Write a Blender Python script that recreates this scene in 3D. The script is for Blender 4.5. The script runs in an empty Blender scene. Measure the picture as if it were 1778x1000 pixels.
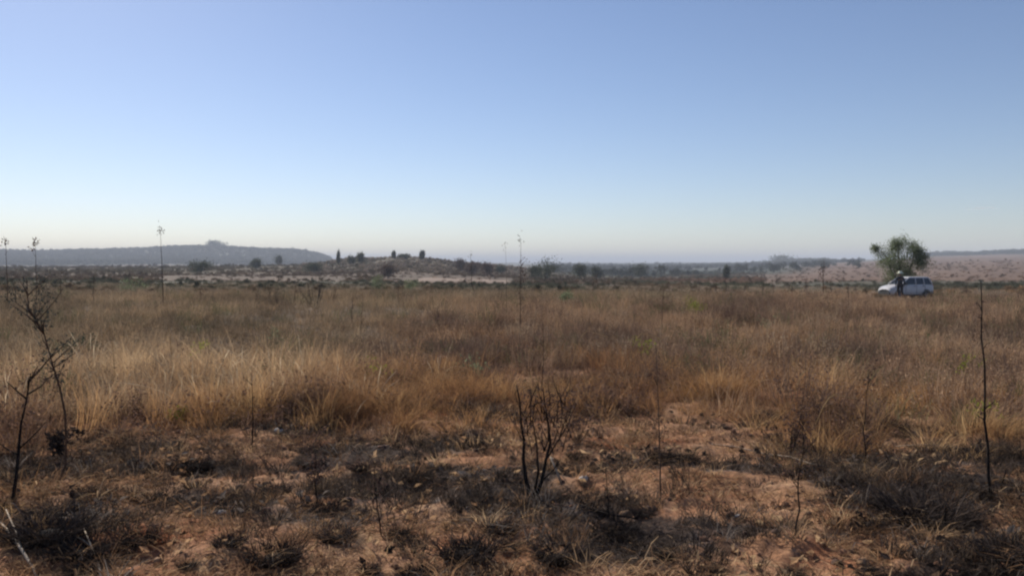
import bpy, math, random
import numpy as np
from mathutils import Vector, Matrix

S = bpy.context.scene
COL = S.collection
rad = math.radians

# ------------------------------------------------------------------ camera
FPX, CZ = 1395.0, 1.6                       # focal length in photo pixels, eye height
PITCH = math.atan(45 / FPX)
cam_d = bpy.data.cameras.new('camera')
cam = bpy.data.objects.new('camera', cam_d)
COL.objects.link(cam)
cam.location = (0, 0, CZ)
cam.rotation_euler = (math.pi / 2 - PITCH, 0, 0)
cam_d.sensor_width = 36
cam_d.lens = 36 * FPX / 1778
cam_d.clip_start = 0.05
cam_d.clip_end = 90000
S.camera = cam

# ------------------------------------------------------------------ sky and sun
SUN_AZ, SUN_EL = -33.0, 34.0                # degrees; azimuth from +Y towards +X
w = bpy.data.worlds.new('World')
S.world = w
w.use_nodes = True
nt = w.node_tree
nt.nodes.clear()
sky = nt.nodes.new('ShaderNodeTexSky')
sky.sky_type = 'NISHITA'
sky.sun_disc = False
sky.sun_elevation = rad(SUN_EL)
sky.sun_rotation = rad(SUN_AZ)
sky.altitude = 1000
sky.air_density = 1.0
sky.dust_density = 0.4
sky.ozone_density = 1.2
bg = nt.nodes.new('ShaderNodeBackground')
bg.inputs['Strength'].default_value = 0.066
wo = nt.nodes.new('ShaderNodeOutputWorld')
wb = nt.nodes.new('ShaderNodeVectorMath')          # white balance of the whole sky
wb.operation = 'MULTIPLY'
wb.inputs[1].default_value = (0.95, 0.945, 1.05)
nt.links.new(sky.outputs[0], wb.inputs[0])
nt.links.new(wb.outputs[0], bg.inputs[0])
nt.links.new(bg.outputs[0], wo.inputs[0])

sd = bpy.data.lights.new('sun', 'SUN')
sd.energy = 4.2
sd.angle = rad(0.5)
sd.color = (1.0, 0.93, 0.82)
sun = bpy.data.objects.new('sun', sd)
COL.objects.link(sun)
sv = Vector((math.sin(rad(SUN_AZ)) * math.cos(rad(SUN_EL)), math.cos(rad(SUN_AZ)) * math.cos(rad(SUN_EL)), math.sin(rad(SUN_EL))))
sun.rotation_euler = sv.to_track_quat('Z', 'Y').to_euler()
sun.location = (0, 0, 200)

S.view_settings.view_transform = 'Standard'
S.view_settings.look = 'None'
S.view_settings.exposure = 0.58
S.view_settings.gamma = 1.0
S.view_settings.use_curve_mapping = False
S.render.engine = 'CYCLES'
S.cycles.use_denoising = True
S.cycles.pixel_filter_type = 'GAUSSIAN'
S.cycles.filter_width = 2.6                 # the soft little lens of the phone
S.cycles.max_bounces = 6
S.cycles.transparent_max_bounces = 12

HAZE_DENSITY = 0.00028
HAZE_COLOR = (0.78, 0.84, 0.95)
HAZE_ANISO = 0.0

# ------------------------------------------------------------------ noise
_tab = np.random.default_rng(5).random((256, 256))


def vnoise(x, y):
    x = np.asarray(x, float); y = np.asarray(y, float)
    xi = np.floor(x).astype(np.int64); yi = np.floor(y).astype(np.int64)
    fx = x - xi; fy = y - yi
    fx = fx * fx * (3 - 2 * fx); fy = fy * fy * (3 - 2 * fy)
    a = _tab[xi & 255, yi & 255]; b = _tab[(xi + 1) & 255, yi & 255]
    c = _tab[xi & 255, (yi + 1) & 255]; d = _tab[(xi + 1) & 255, (yi + 1) & 255]
    return (a * (1 - fx) + b * fx) * (1 - fy) + (c * (1 - fx) + d * fx) * fy


def fbm(x, y, o=4, s=0.0):
    t = 0; a = 0.5; n = 0
    for i in range(o):
        t = t + a * vnoise(x * 2 ** i + 17.3 * i + s, y * 2 ** i - 9.1 * i + s * 1.7)
        n += a; a *= 0.5
    return t / n


def sstep(a, b, x):
    t = np.clip((x - a) / (b - a), 0, 1)
    return t * t * (3 - 2 * t)


# ------------------------------------------------------------------ view geometry helpers
def az_of(px):
    return math.atan((px - 889) / FPX)


def tan_el(px, py):
    u = (px - 889) / FPX; v = -(py - 500) / FPX
    dx, dy, dz = u, math.cos(PITCH) + v * math.sin(PITCH), -math.sin(PITCH) + v * math.cos(PITCH)
    return dz / math.hypot(dx, dy)


# terrain survey: at each distance (m), bearing stations (as photo columns) and the row the ground is seen at
SURVEY = [
    (24, {0: 551, 1778: 551}),
    (34, {0: 527, 1778: 529}),
    (62, {0: 511, 400: 511, 800: 513, 1300: 517, 1560: 518.5, 1778: 518}),
    (100, {0: 499, 600: 500, 900: 503, 1300: 504, 1500: 508, 1560: 509, 1778: 509}),
    (200, {0: 486, 280: 487, 700: 489, 900: 492, 1300: 492, 1778: 493}),
    (300, {0: 477, 280: 477, 560: 478, 700: 476, 900: 483, 1100: 488, 1300: 487, 1778: 484}),
    (400, {0: 473, 280: 472, 560: 470, 700: 461, 800: 470, 900: 477, 1100: 486, 1300: 484, 1778: 478}),
    (500, {0: 470, 300: 469, 545: 460, 600: 450, 700: 446, 740: 447, 800: 456, 880: 462, 930: 470, 1000: 479, 1100: 484, 1300: 481, 1400: 478, 1500: 475, 1778: 472}),
    (700, {0: 467, 500: 463, 700: 453, 900: 472, 1100: 479, 1300: 475, 1400: 471, 1600: 463, 1778: 461}),
    (1000, {0: 465, 500: 464, 700: 460, 900: 470, 1100: 474, 1300: 469, 1400: 465, 1600: 456, 1778: 454}),
    (1600, {0: 462, 500: 462, 700: 462, 1100: 467, 1300: 464, 1400: 460, 1600: 448, 1778: 446}),
    (2000, {0: 459, 200: 459, 500: 459, 575: 460, 700: 462, 1100: 464, 1300: 461, 1350: 458, 1450: 456, 1530: 454, 1620: 445, 1700: 446, 1778: 444}),
    (2500, {0: 439, 60: 440, 130: 438, 200: 438, 275: 436, 290: 432, 400: 431, 520: 434, 548: 442, 580: 455, 700: 462, 1100: 461, 1300: 459, 1340: 456, 1450: 455, 1530: 453, 1600: 446, 1640: 442, 1665: 443, 1700: 446, 1740: 442, 1778: 441}),
    (4000, {0: 441, 400: 440, 545: 448, 600: 457, 1100: 458.5, 1300: 457.5, 1778: 446}),
    (8000, {0: 456, 1778: 456}),
    (20000, {0: 455.5, 1778: 455.5}),
    (45000, {0: 455.2, 1778: 455.2}),
]
NA, NR = 721, 500
T_AZ = np.linspace(-math.pi, math.pi, NA)
T_LR = np.linspace(math.log(0.5), math.log(45000), NR)


def _build_table():
    rs = [0.5, 3, 15]; rows = [np.zeros(NA)] * 3
    for r, st in SURVEY:
        ks = sorted(st)
        azs = [az_of(k) for k in ks]
        zs = [CZ + r * tan_el(k, st[k]) for k in ks]
        row = np.interp(T_AZ, azs, zs, period=2 * math.pi)
        rs.append(r); rows.append(row)
    rows = np.array(rows); lr = np.log(rs)
    out = np.empty((NR, NA))
    for j in range(NA):
        out[:, j] = np.interp(np.exp(T_LR), rs, rows[:, j])
    k = np.exp(-0.5 * (np.arange(-6, 7) / 2.4) ** 2); k /= k.sum()
    p = np.pad(out, ((6, 6), (0, 0)), mode='edge')
    out = sum(k[i] * p[i:i + NR] for i in range(13))
    k = np.exp(-0.5 * (np.arange(-2, 3) / 0.8) ** 2); k /= k.sum()
    p = np.pad(out, ((0, 0), (2, 2)), mode='wrap')
    out = sum(k[i] * p[:, i:i + NA] for i in range(5))
    return out


TABLE = _build_table()


def ground(x, y):
    x = np.asarray(x, float); y = np.asarray(y, float)
    r = np.maximum(np.hypot(x, y), 0.51); a = np.arctan2(x, y)
    fi = np.clip((np.log(r) - T_LR[0]) / (T_LR[1] - T_LR[0]), 0, NR - 1.001)
    fj = np.clip((a + math.pi) / (2 * math.pi) * (NA - 1), 0, NA - 1.001)
    i = fi.astype(int); j = fj.astype(int); u = fi - i; v = fj - j
    z = (TABLE[i, j] * (1 - v) + TABLE[i, j + 1] * v) * (1 - u) + (TABLE[i + 1, j] * (1 - v) + TABLE[i + 1, j + 1] * v) * u
    near = 1 - sstep(14, 40, r)
    m = (fbm(x * 0.7, y * 0.7, 3) - 0.5) * 0.16 + (fbm(x * 3.1, y * 3.1, 3, 4) - 0.5) * 0.11 + (fbm(x * 11, y * 11, 3, 9) - 0.5) * 0.05
    z = z + near * m
    z = z + sstep(1500, 2300, r) * (1 - sstep(5000, 7000, r)) * (fbm(x * .005, y * .005, 3, 51) - .5) * 20
    z = z + sstep(30, 120, r) * (fbm(x * 0.06, y * 0.06, 3, 2) - 0.5) * np.minimum(r * 0.0035, 3.0)
    return z


def gz(x, y):
    return float(ground(x, y))


def at(px, r):
    a = az_of(px)
    x, y = r * math.sin(a), r * math.cos(a)
    return x, y, gz(x, y)


def hit(px, py):
    """the ground point seen at a photo pixel"""
    t = tan_el(px, py)
    rs = np.geomspace(2.5, 6000, 4000)
    a = az_of(px)
    z = ground(rs * math.sin(a), rs * math.cos(a))
    below = np.nonzero(CZ + rs * t <= z)[0]
    r = rs[below[0]] if len(below) else 6000
    return at(px, float(r)) + (float(r),)


# ------------------------------------------------------------------ object helpers
def put(o, parent=None):
    COL.objects.link(o)
    if parent:
        o.parent = parent
    return o


def tag(o, label=None, cat=None, group=None, kind=None):
    if label: o['label'] = label
    if cat: o['category'] = cat
    if group: o['group'] = group
    if kind: o['kind'] = kind
    return o


def empty(name, loc, rz=0.0, label=None, cat=None, group=None, scale=1.0):
    o = bpy.data.objects.new(name, None)
    o.location = loc
    o.rotation_euler = (0, 0, rz)
    o.scale = (scale,) * 3
    o.empty_display_size = 0.2
    COL.objects.link(o)
    return tag(o, label, cat, group)


class MB:
    """collects vertices and faces of one mesh"""

    def __init__(self):
        self.v = []; self.f = []; self.c = []

    def tube(self, pts, rr, n=5, cap=True):
        pts = [Vector(p) for p in pts]
        base = len(self.v)
        up = Vector((0.13, 0.31, 0.94)).normalized()
        for i, p in enumerate(pts):
            d = (pts[min(i + 1, len(pts) - 1)] - pts[max(i - 1, 0)])
            d = d.normalized() if d.length > 1e-9 else Vector((0, 0, 1))
            a = d.cross(up if abs(d.dot(up)) < 0.95 else Vector((1, 0, 0))).normalized()
            b = d.cross(a)
            for k in range(n):
                t = 2 * math.pi * k / n
                self.v.append(p + (a * math.cos(t) + b * math.sin(t)) * rr[i])
        for i in range(len(pts) - 1):
            for k in range(n):
                k2 = (k + 1) % n
                self.f.append((base + i * n + k, base + i * n + k2, base + (i + 1) * n + k2, base + (i + 1) * n + k))
        if cap:
            self.f.append(tuple(base + (len(pts) - 1) * n + k for k in range(n)))
            self.f.append(tuple(base + n - 1 - k for k in range(n)))

    def leaf(self, p, d, wdt, ln, rng):
        """a pointed leaf: four corners with a fold"""
        p = Vector(p); d = Vector(d).normalized()
        s = d.cross(Vector((rng.uniform(-1, 1), rng.uniform(-1, 1), rng.uniform(-1, 1))))
        s = s.normalized() if s.length > 1e-6 else Vector((1, 0, 0))
        n = d.cross(s)
        b = len(self.v)
        self.v += [p, p + d * ln * 0.45 + s * wdt * 0.5 + n * wdt * 0.2, p + d * ln, p + d * ln * 0.45 - s * wdt * 0.5 + n * wdt * 0.2]
        self.f += [(b, b + 1, b + 2), (b, b + 2, b + 3)]

    def box(self, c, s, bev=0):
        b = len(self.v); c = Vector(c)
        for dz in (-1, 1):
            for dx, dy in ((-1, -1), (1, -1), (1, 1), (-1, 1)):
                self.v.append(c + Vector((dx * s[0] / 2, dy * s[1] / 2, dz * s[2] / 2)))
        for q in ((3, 2, 1, 0), (4, 5, 6, 7), (0, 1, 5, 4), (1, 2, 6, 5), (2, 3, 7, 6), (3, 0, 4, 7)):
            self.f.append(tuple(b + k for k in q))

    def mesh(self, name, mat, smooth=False):
        me = bpy.data.meshes.new(name)
        me.from_pydata([tuple(v) for v in self.v], [], self.f)
        me.materials.append(mat)
        if smooth:
            me.polygons.foreach_set('use_smooth', [True] * len(me.polygons))
        me.update()
        return me

    def build(self, name, mat, parent=None, smooth=False):
        return put(bpy.data.objects.new(name, self.mesh(name, mat, smooth)), parent)


# ------------------------------------------------------------------ materials
def new_mat(name):
    m = bpy.data.materials.new(name)
    m.use_nodes = True
    m.node_tree.nodes.clear()
    return m, m.node_tree.nodes, m.node_tree.links


def plain(name, col, rough=0.8, var=0.25, scale=30.0, metal=0.0, spec=0.3, bump=0.0, coat=0.0):
    m, N, L = new_mat(name)
    out = N.new('ShaderNodeOutputMaterial'); p = N.new('ShaderNodeBsdfPrincipled')
    tc = N.new('ShaderNodeTexCoord'); no = N.new('ShaderNodeTexNoise'); mp = N.new('ShaderNodeMapRange')
    no.inputs['Scale'].default_value = scale; no.inputs['Detail'].default_value = 5
    L.new(tc.outputs['Object'], no.inputs['Vector'])
    mp.inputs['From Min'].default_value = 0.3; mp.inputs['From Max'].default_value = 0.7
    mp.inputs['To Min'].default_value = 1 - var; mp.inputs['To Max'].default_value = 1 + var
    L.new(no.outputs['Fac'], mp.inputs['Value'])
    mx = N.new('ShaderNodeVectorMath'); mx.operation = 'SCALE'
    mx.inputs[0].default_value = col
    L.new(mp.outputs[0], mx.inputs['Scale'])
    L.new(mx.outputs[0], p.inputs['Base Color'])
    p.inputs['Roughness'].default_value = rough
    p.inputs['Metallic'].default_value = metal
    p.inputs['Specular IOR Level'].default_value = spec
    p.inputs['Coat Weight'].default_value = coat
    if bump:
        bp = N.new('ShaderNodeBump'); bp.inputs['Strength'].default_value = bump
        bp.inputs['Distance'].default_value = 0.01
        L.new(no.outputs['Fac'], bp.inputs['Height']); L.new(bp.outputs[0], p.inputs['Normal'])
    L.new(p.outputs[0], out.inputs[0])
    return m


def leafy(name, col, trans=0.35, var=0.35, scale=9.0, instanced=False):
    """thin leaves or blades: diffuse plus light that comes through"""
    m, N, L = new_mat(name)
    out = N.new('ShaderNodeOutputMaterial')
    d = N.new('ShaderNodeBsdfDiffuse'); t = N.new('ShaderNodeBsdfTranslucent'); mix = N.new('ShaderNodeMixShader')
    mix.inputs[0].default_value = trans
    g = N.new('ShaderNodeNewGeometry'); mp = N.new('ShaderNodeMapRange')
    mp.inputs['To Min'].default_value = 1 - var; mp.inputs['To Max'].default_value = 1 + var
    L.new(g.outputs['Random Per Island'], mp.inputs['Value'])
    mx = N.new('ShaderNodeVectorMath'); mx.operation = 'SCALE'
    if instanced:
        at_ = N.new('ShaderNodeAttribute'); at_.attribute_type = 'INSTANCER'; at_.attribute_name = 'tint'
        L.new(at_.outputs['Color'], mx.inputs[0])
    else:
        mx.inputs[0].default_value = col
    L.new(mp.outputs[0], mx.inputs['Scale'])
    L.new(mx.outputs[0], d.inputs[0]); L.new(mx.outputs[0], t.inputs[0])
    L.new(d.outputs[0], mix.inputs[1]); L.new(t.outputs[0], mix.inputs[2]); L.new(mix.outputs[0], out.inputs[0])
    return m


M_CHAR = plain('charred_bark', (0.020, 0.016, 0.015), 0.95, 0.5, 40, bump=0.4, spec=0.04)
M_BARK = plain('dry_grey_bark', (0.085, 0.065, 0.052), 0.9, 0.4, 25, bump=0.4)
M_BROWNSTEM = plain('brown_stem', (0.07, 0.042, 0.028), 0.85, 0.4, 30)
M_PALE = plain('bleached_wood', (0.30, 0.235, 0.175), 0.8, 0.3, 30, bump=0.3)
M_BLADE = leafy('dry_blade', None, 0.42, 0.4, instanced=True)
M_SCRUB = leafy('scrub_twig', None, 0.25, 0.4, instanced=True)
M_TREEFAR = leafy('far_foliage', None, 0.2, 0.35, instanced=True)
M_GREEN = leafy('green_leaf', (0.175, 0.205, 0.12), 0.4, 0.5)
M_DULLGREEN = leafy('dull_green_leaf', (0.075, 0.085, 0.055), 0.3, 0.4)
M_LIME = leafy('yellow_green_leaf', (0.22, 0.24, 0.04), 0.45, 0.35)
M_PURPLE = leafy('brown_leaf', (0.095, 0.062, 0.052), 0.3, 0.4)
M_BLUELEAF = leafy('grey_green_leaf', (0.055, 0.062, 0.055), 0.25, 0.5)
M_TUSSOCK = leafy('burnt_blade', (0.044, 0.034, 0.030), 0.1, 0.6)
M_STRAW = leafy('straw', (0.42, 0.31, 0.17), 0.4, 0.3)
M_DRYLEAF = leafy('dry_brown_leaf', (0.20, 0.10, 0.045), 0.4, 0.4)
M_STONE = plain('pale_stone', (0.55, 0.50, 0.45), 0.8, 0.2, 60, bump=0.3)


# ------------------------------------------------------------------ ground sheet
def ground_material():
    m, N, L = new_mat('burnt_soil')
    out = N.new('ShaderNodeOutputMaterial'); p = N.new('ShaderNodeBsdfPrincipled')
    p.inputs['Roughness'].default_value = 0.95; p.inputs['Specular IOR Level'].default_value = 0.1
    tc = N.new('ShaderNodeTexCoord'); cd = N.new('ShaderNodeAttribute'); cd.attribute_name = 'soil'
    nr = N.new('ShaderNodeAttribute'); nr.attribute_name = 'near'
    ch = N.new('ShaderNodeAttribute'); ch.attribute_name = 'char'

    def noise(scale, det=5, rough=0.6, dist=0.0):
        n = N.new('ShaderNodeTexNoise'); n.inputs['Scale'].default_value = scale
        n.inputs['Detail'].default_value = det; n.inputs['Roughness'].default_value = rough
        n.inputs['Distortion'].default_value = dist
        L.new(tc.outputs['Object'], n.inputs['Vector'])
        return n.outputs['Fac']

    def ramp(v, a, b, lo=0.0, hi=1.0):
        r = N.new('ShaderNodeMapRange'); r.inputs['From Min'].default_value = a; r.inputs['From Max'].default_value = b
        r.inputs['To Min'].default_value = lo; r.inputs['To Max'].default_value = hi
        L.new(v, r.inputs['Value']); return r.outputs[0]

    def mix(f, a, b):
        x = N.new('ShaderNodeMix'); x.data_type = 'RGBA'
        if hasattr(f, 'links'): L.new(f, x.inputs[0])
        else: x.inputs[0].default_value = f
        for s, k in ((a, 6), (b, 7)):
            if hasattr(s, 'links'): L.new(s, x.inputs[k])
            else: x.inputs[k].default_value = (*s, 1)
        return x.outputs[2]

    def mul(a, b):
        x = N.new('ShaderNodeMath'); x.operation = 'MULTIPLY'
        for s, k in ((a, 0), (b, 1)):
            if hasattr(s, 'links'): L.new(s, x.inputs[k])
            else: x.inputs[k].default_value = s
        return x.outputs[0]

    def add(a, b):
        x = N.new('ShaderNodeMath'); x.operation = 'ADD'
        for s, k in ((a, 0), (b, 1)):
            if hasattr(s, 'links'): L.new(s, x.inputs[k])
            else: x.inputs[k].default_value = s
        return x.outputs[0]

    soil = mix(ramp(noise(1.3, 4), 0.38, 0.62), (0.39, 0.19, 0.098), (0.46, 0.275, 0.165))
    soil = mix(ramp(noise(9, 5, 0.7), 0.42, 0.66), soil, (0.26, 0.14, 0.085))
    soil = mix(ramp(noise(4.3, 6, 0.7, 0.5), 0.56, 0.70), soil, (0.52, 0.34, 0.19))
    soil = mix(ramp(noise(0.8, 3), 0.55, 0.68), soil, (0.34, 0.12, 0.055))
    # soot and ash left where the grass burnt
    cm = add(mul(ch.outputs['Fac'], 0.9), ramp(noise(6, 7, 0.75, 0.8), 0.3, 0.75, -0.35, 0.35))
    soil = mix(ramp(cm, 0.42, 0.75, 0, 0.9), soil, (0.05, 0.040, 0.036))
    ash = mul(ramp(noise(2.2, 6, 0.7), 0.5, 0.68), ramp(cm, 0.25, 0.5))
    soil = mix(mul(ash, 0.65), soil, (0.20, 0.17, 0.16))
    far = mix(ramp(noise(0.35, 6, 0.65), 0.35, 0.7, 0, 0.35), cd.outputs['Color'], (0.08, 0.065, 0.05))
    L.new(mix(nr.outputs['Fac'], far, soil), p.inputs['Base Color'])
    bp = N.new('ShaderNodeBump'); bp.inputs['Strength'].default_value = 0.9; bp.inputs['Distance'].default_value = 0.035
    L.new(add(noise(14, 8, 0.7), mul(noise(55, 4, 0.7), 0.3)), bp.inputs['Height'])
    L.new(bp.outputs[0], p.inputs['Normal'])
    L.new(p.outputs[0], out.inputs[0])
    return m


def char_mask(x, y):
    r = np.hypot(x, y)
    c = fbm(x * 0.75, y * 1.5, 4, 31)
    c = sstep(0.49, 0.66, c)
    for px, py, s in CHARS:
        cx, cy, _, rr = hit(px, py)
        c = np.maximum(c, np.exp(-(((x - cx) / (s * 1.25)) ** 2 + ((y - cy) / s) ** 2)) * 1.25)
    return np.clip(c, 0, 1) * (1 - sstep(7.5, 9.5, r) * 0.6)


CHARS = [(650, 850, .5), (380, 880, .45), (860, 855, .5), (1000, 880, .5), (1120, 940, .45), (1610, 885, .4), (780, 770, .4), (1500, 815, .5),
         (1700, 800, .5), (250, 780, .35), (80, 915, .35), (560, 900, .35), (1760, 960, .3)]


def soil_colour(x, y):
    """real ground colours by place: bare pink laterite, dry turf, dark scrub"""
    r = np.hypot(x, y); px = np.arctan2(x, y)
    base = np.array([0.150, 0.104, 0.072])[None, :] * np.ones((len(x), 1))
    def blend(mask, c):
        nonlocal base
        base = base * (1 - mask[:, None]) + np.array(c)[None, :] * mask[:, None]
    n1 = fbm(x * 0.05, y * 0.02, 4, 3); n2 = fbm(x * 0.012, y * 0.006, 4, 8); n3 = fbm(x * 0.25, y * 0.12, 4, 15)
    blend(sstep(0.48, 0.62, n3) * sstep(12, 25, r), (0.11, 0.085, 0.06))
    blend(sstep(0.5, 0.6, n1) * sstep(60, 100, r), (0.10, 0.095, 0.065))
    blend(sstep(0.53, 0.60, n2) * sstep(150, 220, r), (0.19, 0.122, 0.090))
    a = np.degrees(px)
    def deg(p): return math.degrees(az_of(p))
    wr = r * (1 + (fbm(a * .8, np.log(r) * 3, 3, 23) - .5) * .35)        # uneven edges to the belts of growth
    def belt(r0, r1, c, side, k=1.0):
        blend(sstep(r0 * .93, r0 * 1.07, wr) * (1 - sstep(r1 * .93, r1 * 1.07, wr)) * side * k, c)
    west = 1 - sstep(deg(1000), deg(1150), a); east = sstep(deg(1280), deg(1400), a) * (1 - sstep(60, 75, a))
    belt(75, 165, (0.080, 0.080, 0.058), west, .9)
    belt(165, 215, (0.140, 0.095, 0.068), west, .9)
    belt(215, 330, (0.105, 0.074, 0.053), west, .9)
    belt(330, 620, (0.105, 0.083, 0.055), west, .9)
    belt(620, 1700, (0.105, 0.080, 0.060), west, .9)
    belt(60, 108, (0.26, 0.165, 0.10), east, .9)
    belt(108, 240, (0.085, 0.084, 0.060), east, .9)
    belt(240, 2050, (0.172, 0.110, 0.080), east, .95)
    base = base * (1 + (fbm(a * 2.0, np.log(r) * 9, 4, 41)[:, None] - .5) * .5 * sstep(60, 90, r)[:, None])
    # bare strip on the near side of the knoll
    pale = sstep(deg(700), deg(740), a) * (1 - sstep(deg(870), deg(890), a)) * sstep(185, 200, r) * (1 - sstep(240, 265, r))
    blend(np.clip(pale * 1.2 * sstep(0.3, 0.5, n3), 0, 1), (0.29, 0.215, 0.17))
    # wooded far hills and valley floor
    blend(sstep(1700, 2000, r) * 0.9 * (1 - east * (1 - sstep(2150, 2250, r))), (0.055, 0.062, 0.045))
    val = sstep(deg(950), deg(1000), a) * (1 - sstep(deg(1330), deg(1450), a)) * sstep(450, 700, r)
    blend(val * 0.9, (0.05, 0.062, 0.045))
    return base


def build_ground():
    rs = [0.3, 0.8, 1.4]
    r = 2.0
    while r < 20: rs.append(r); r *= 1.0062
    while r < 45000: rs.append(r); r *= 1.03
    rs.append(45000.0); rs = np.array(rs)
    az = np.radians(np.concatenate([np.arange(-176, -40, 4), np.arange(-40, 40.01, 0.15), np.arange(44, 181, 4)]))
    nr_, na = len(rs), len(az)
    R, A = np.meshgrid(rs, az, indexing='ij')
    X = (R * np.sin(A)).ravel(); Y = (R * np.cos(A)).ravel()
    Z = ground(X, Y)
    v = np.stack([X, Y, Z], 1)
    i, j = np.meshgrid(np.arange(nr_ - 1), np.arange(na), indexing='ij')
    j2 = (j + 1) % na
    f = np.stack([i * na + j, i * na + j2, (i + 1) * na + j2, (i + 1) * na + j], -1).reshape(-1, 4)[:, ::-1]
    me = bpy.data.meshes.new('ground')
    v = np.vstack([v, [[0, 0, gz(0, 0.5)]]])
    c = len(v) - 1
    tri = np.array([[c, (k + 1) % na, k] for k in range(na)])
    nv = len(v)
    me.vertices.add(nv); me.vertices.foreach_set('co', v.ravel())
    loops = np.concatenate([f.ravel(), tri.ravel()])
    me.loops.add(len(loops)); me.loops.foreach_set('vertex_index', loops.astype(np.int32))
    me.polygons.add(len(f) + len(tri))
    ls = np.concatenate([np.arange(len(f)) * 4, len(f) * 4 + np.arange(len(tri)) * 3])
    me.polygons.foreach_set('loop_start', ls.astype(np.int32))
    me.update(calc_edges=True)
    me.validate()
    me.polygons.foreach_set('use_smooth', [True] * len(me.polygons))
    X, Y = v[:, 0], v[:, 1]
    col = np.ones((nv, 4)); col[:, :3] = soil_colour(X, Y)
    a = me.attributes.new('soil', 'FLOAT_COLOR', 'POINT'); a.data.foreach_set('color', col.ravel())
    RR = np.hypot(X, Y)
    a = me.attributes.new('near', 'FLOAT', 'POINT'); a.data.foreach_set('value', 1 - sstep(9, 16, RR))
    a = me.attributes.new('char', 'FLOAT', 'POINT'); a.data.foreach_set('value', char_mask(X, Y))
    me.materials.append(ground_material())
    o = put(bpy.data.objects.new('ground', me))
    tag(o, 'reddish brown burnt soil running out to far low hills', kind='structure')
    return o


build_ground()

# ------------------------------------------------------------------ haze
hz = MB(); hz.box((0, 0, 0), (1, 1, 1))
m, N, L = new_mat('haze_air')
out = N.new('ShaderNodeOutputMaterial'); pv = N.new('ShaderNodeVolumePrincipled')
pv.inputs['Color'].default_value = (*HAZE_COLOR, 1); pv.inputs['Density'].default_value = HAZE_DENSITY
pv.inputs['Anisotropy'].default_value = HAZE_ANISO
L.new(pv.outputs[0], out.inputs['Volume'])
haze = hz.build('haze', m)
haze.scale = (92000, 92000, 100); haze.location = (0, 0, 25)
tag(haze, 'pale blue dry season haze over the far hills', kind='stuff')

# ------------------------------------------------------------------ cloud
m, N, L = new_mat('cloud_vapour')
out = N.new('ShaderNodeOutputMaterial'); pv = N.new('ShaderNodeVolumePrincipled')
pv.inputs['Density'].default_value = 0.0022; pv.inputs['Anisotropy'].default_value = 0.35
pv.inputs['Color'].default_value = (1, 1, 1, 1)
L.new(pv.outputs[0], out.inputs['Volume'])


def blob(c, s, seed, nu=14, nv=9):
    b = MB()
    for i in range(nv + 1):
        th = math.pi * i / nv
        for j in range(nu):
            ph = 2 * math.pi * j / nu
            d = (math.sin(th) * math.cos(ph), math.sin(th) * math.sin(ph), math.cos(th))
            k = 0.75 + 0.5 * float(fbm(d[0] * 2 + seed, d[1] * 2 + d[2] * 3, 3, seed))
            b.v.append(Vector((c[0] + d[0] * s[0] * k, c[1] + d[1] * s[1] * k, c[2] + d[2] * s[2] * k)))
    for i in range(nv):
        for j in range(nu):
            j2 = (j + 1) % nu
            b.f.append(((i + 1) * nu + j, (i + 1) * nu + j2, i * nu + j2, i * nu + j))
    return b


a = az_of(1700); rc = 14000
puffs = blob((0, 0, 0), (120, 110, 26), 3)
for c_, s_, k_ in (((-150, 20, -8), (70, 80, 15), 5), ((120, -30, 10), (95, 90, 20), 8), ((225, 10, -2), (60, 60, 11), 9), ((30, 40, 24), (60, 60, 16), 12)):
    q_ = blob(c_, s_, k_); o_ = len(puffs.v)
    puffs.v += q_.v; puffs.f += [tuple(i_ + o_ for i_ in f_) for f_ in q_.f]
cl = puffs.build('cloud', m, smooth=True)
cl.location = (rc * math.sin(a), rc * math.cos(a), CZ + rc * tan_el(1700, 362))
tag(cl, 'small faint white cloud low in the right of the sky', kind='structure')


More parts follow.
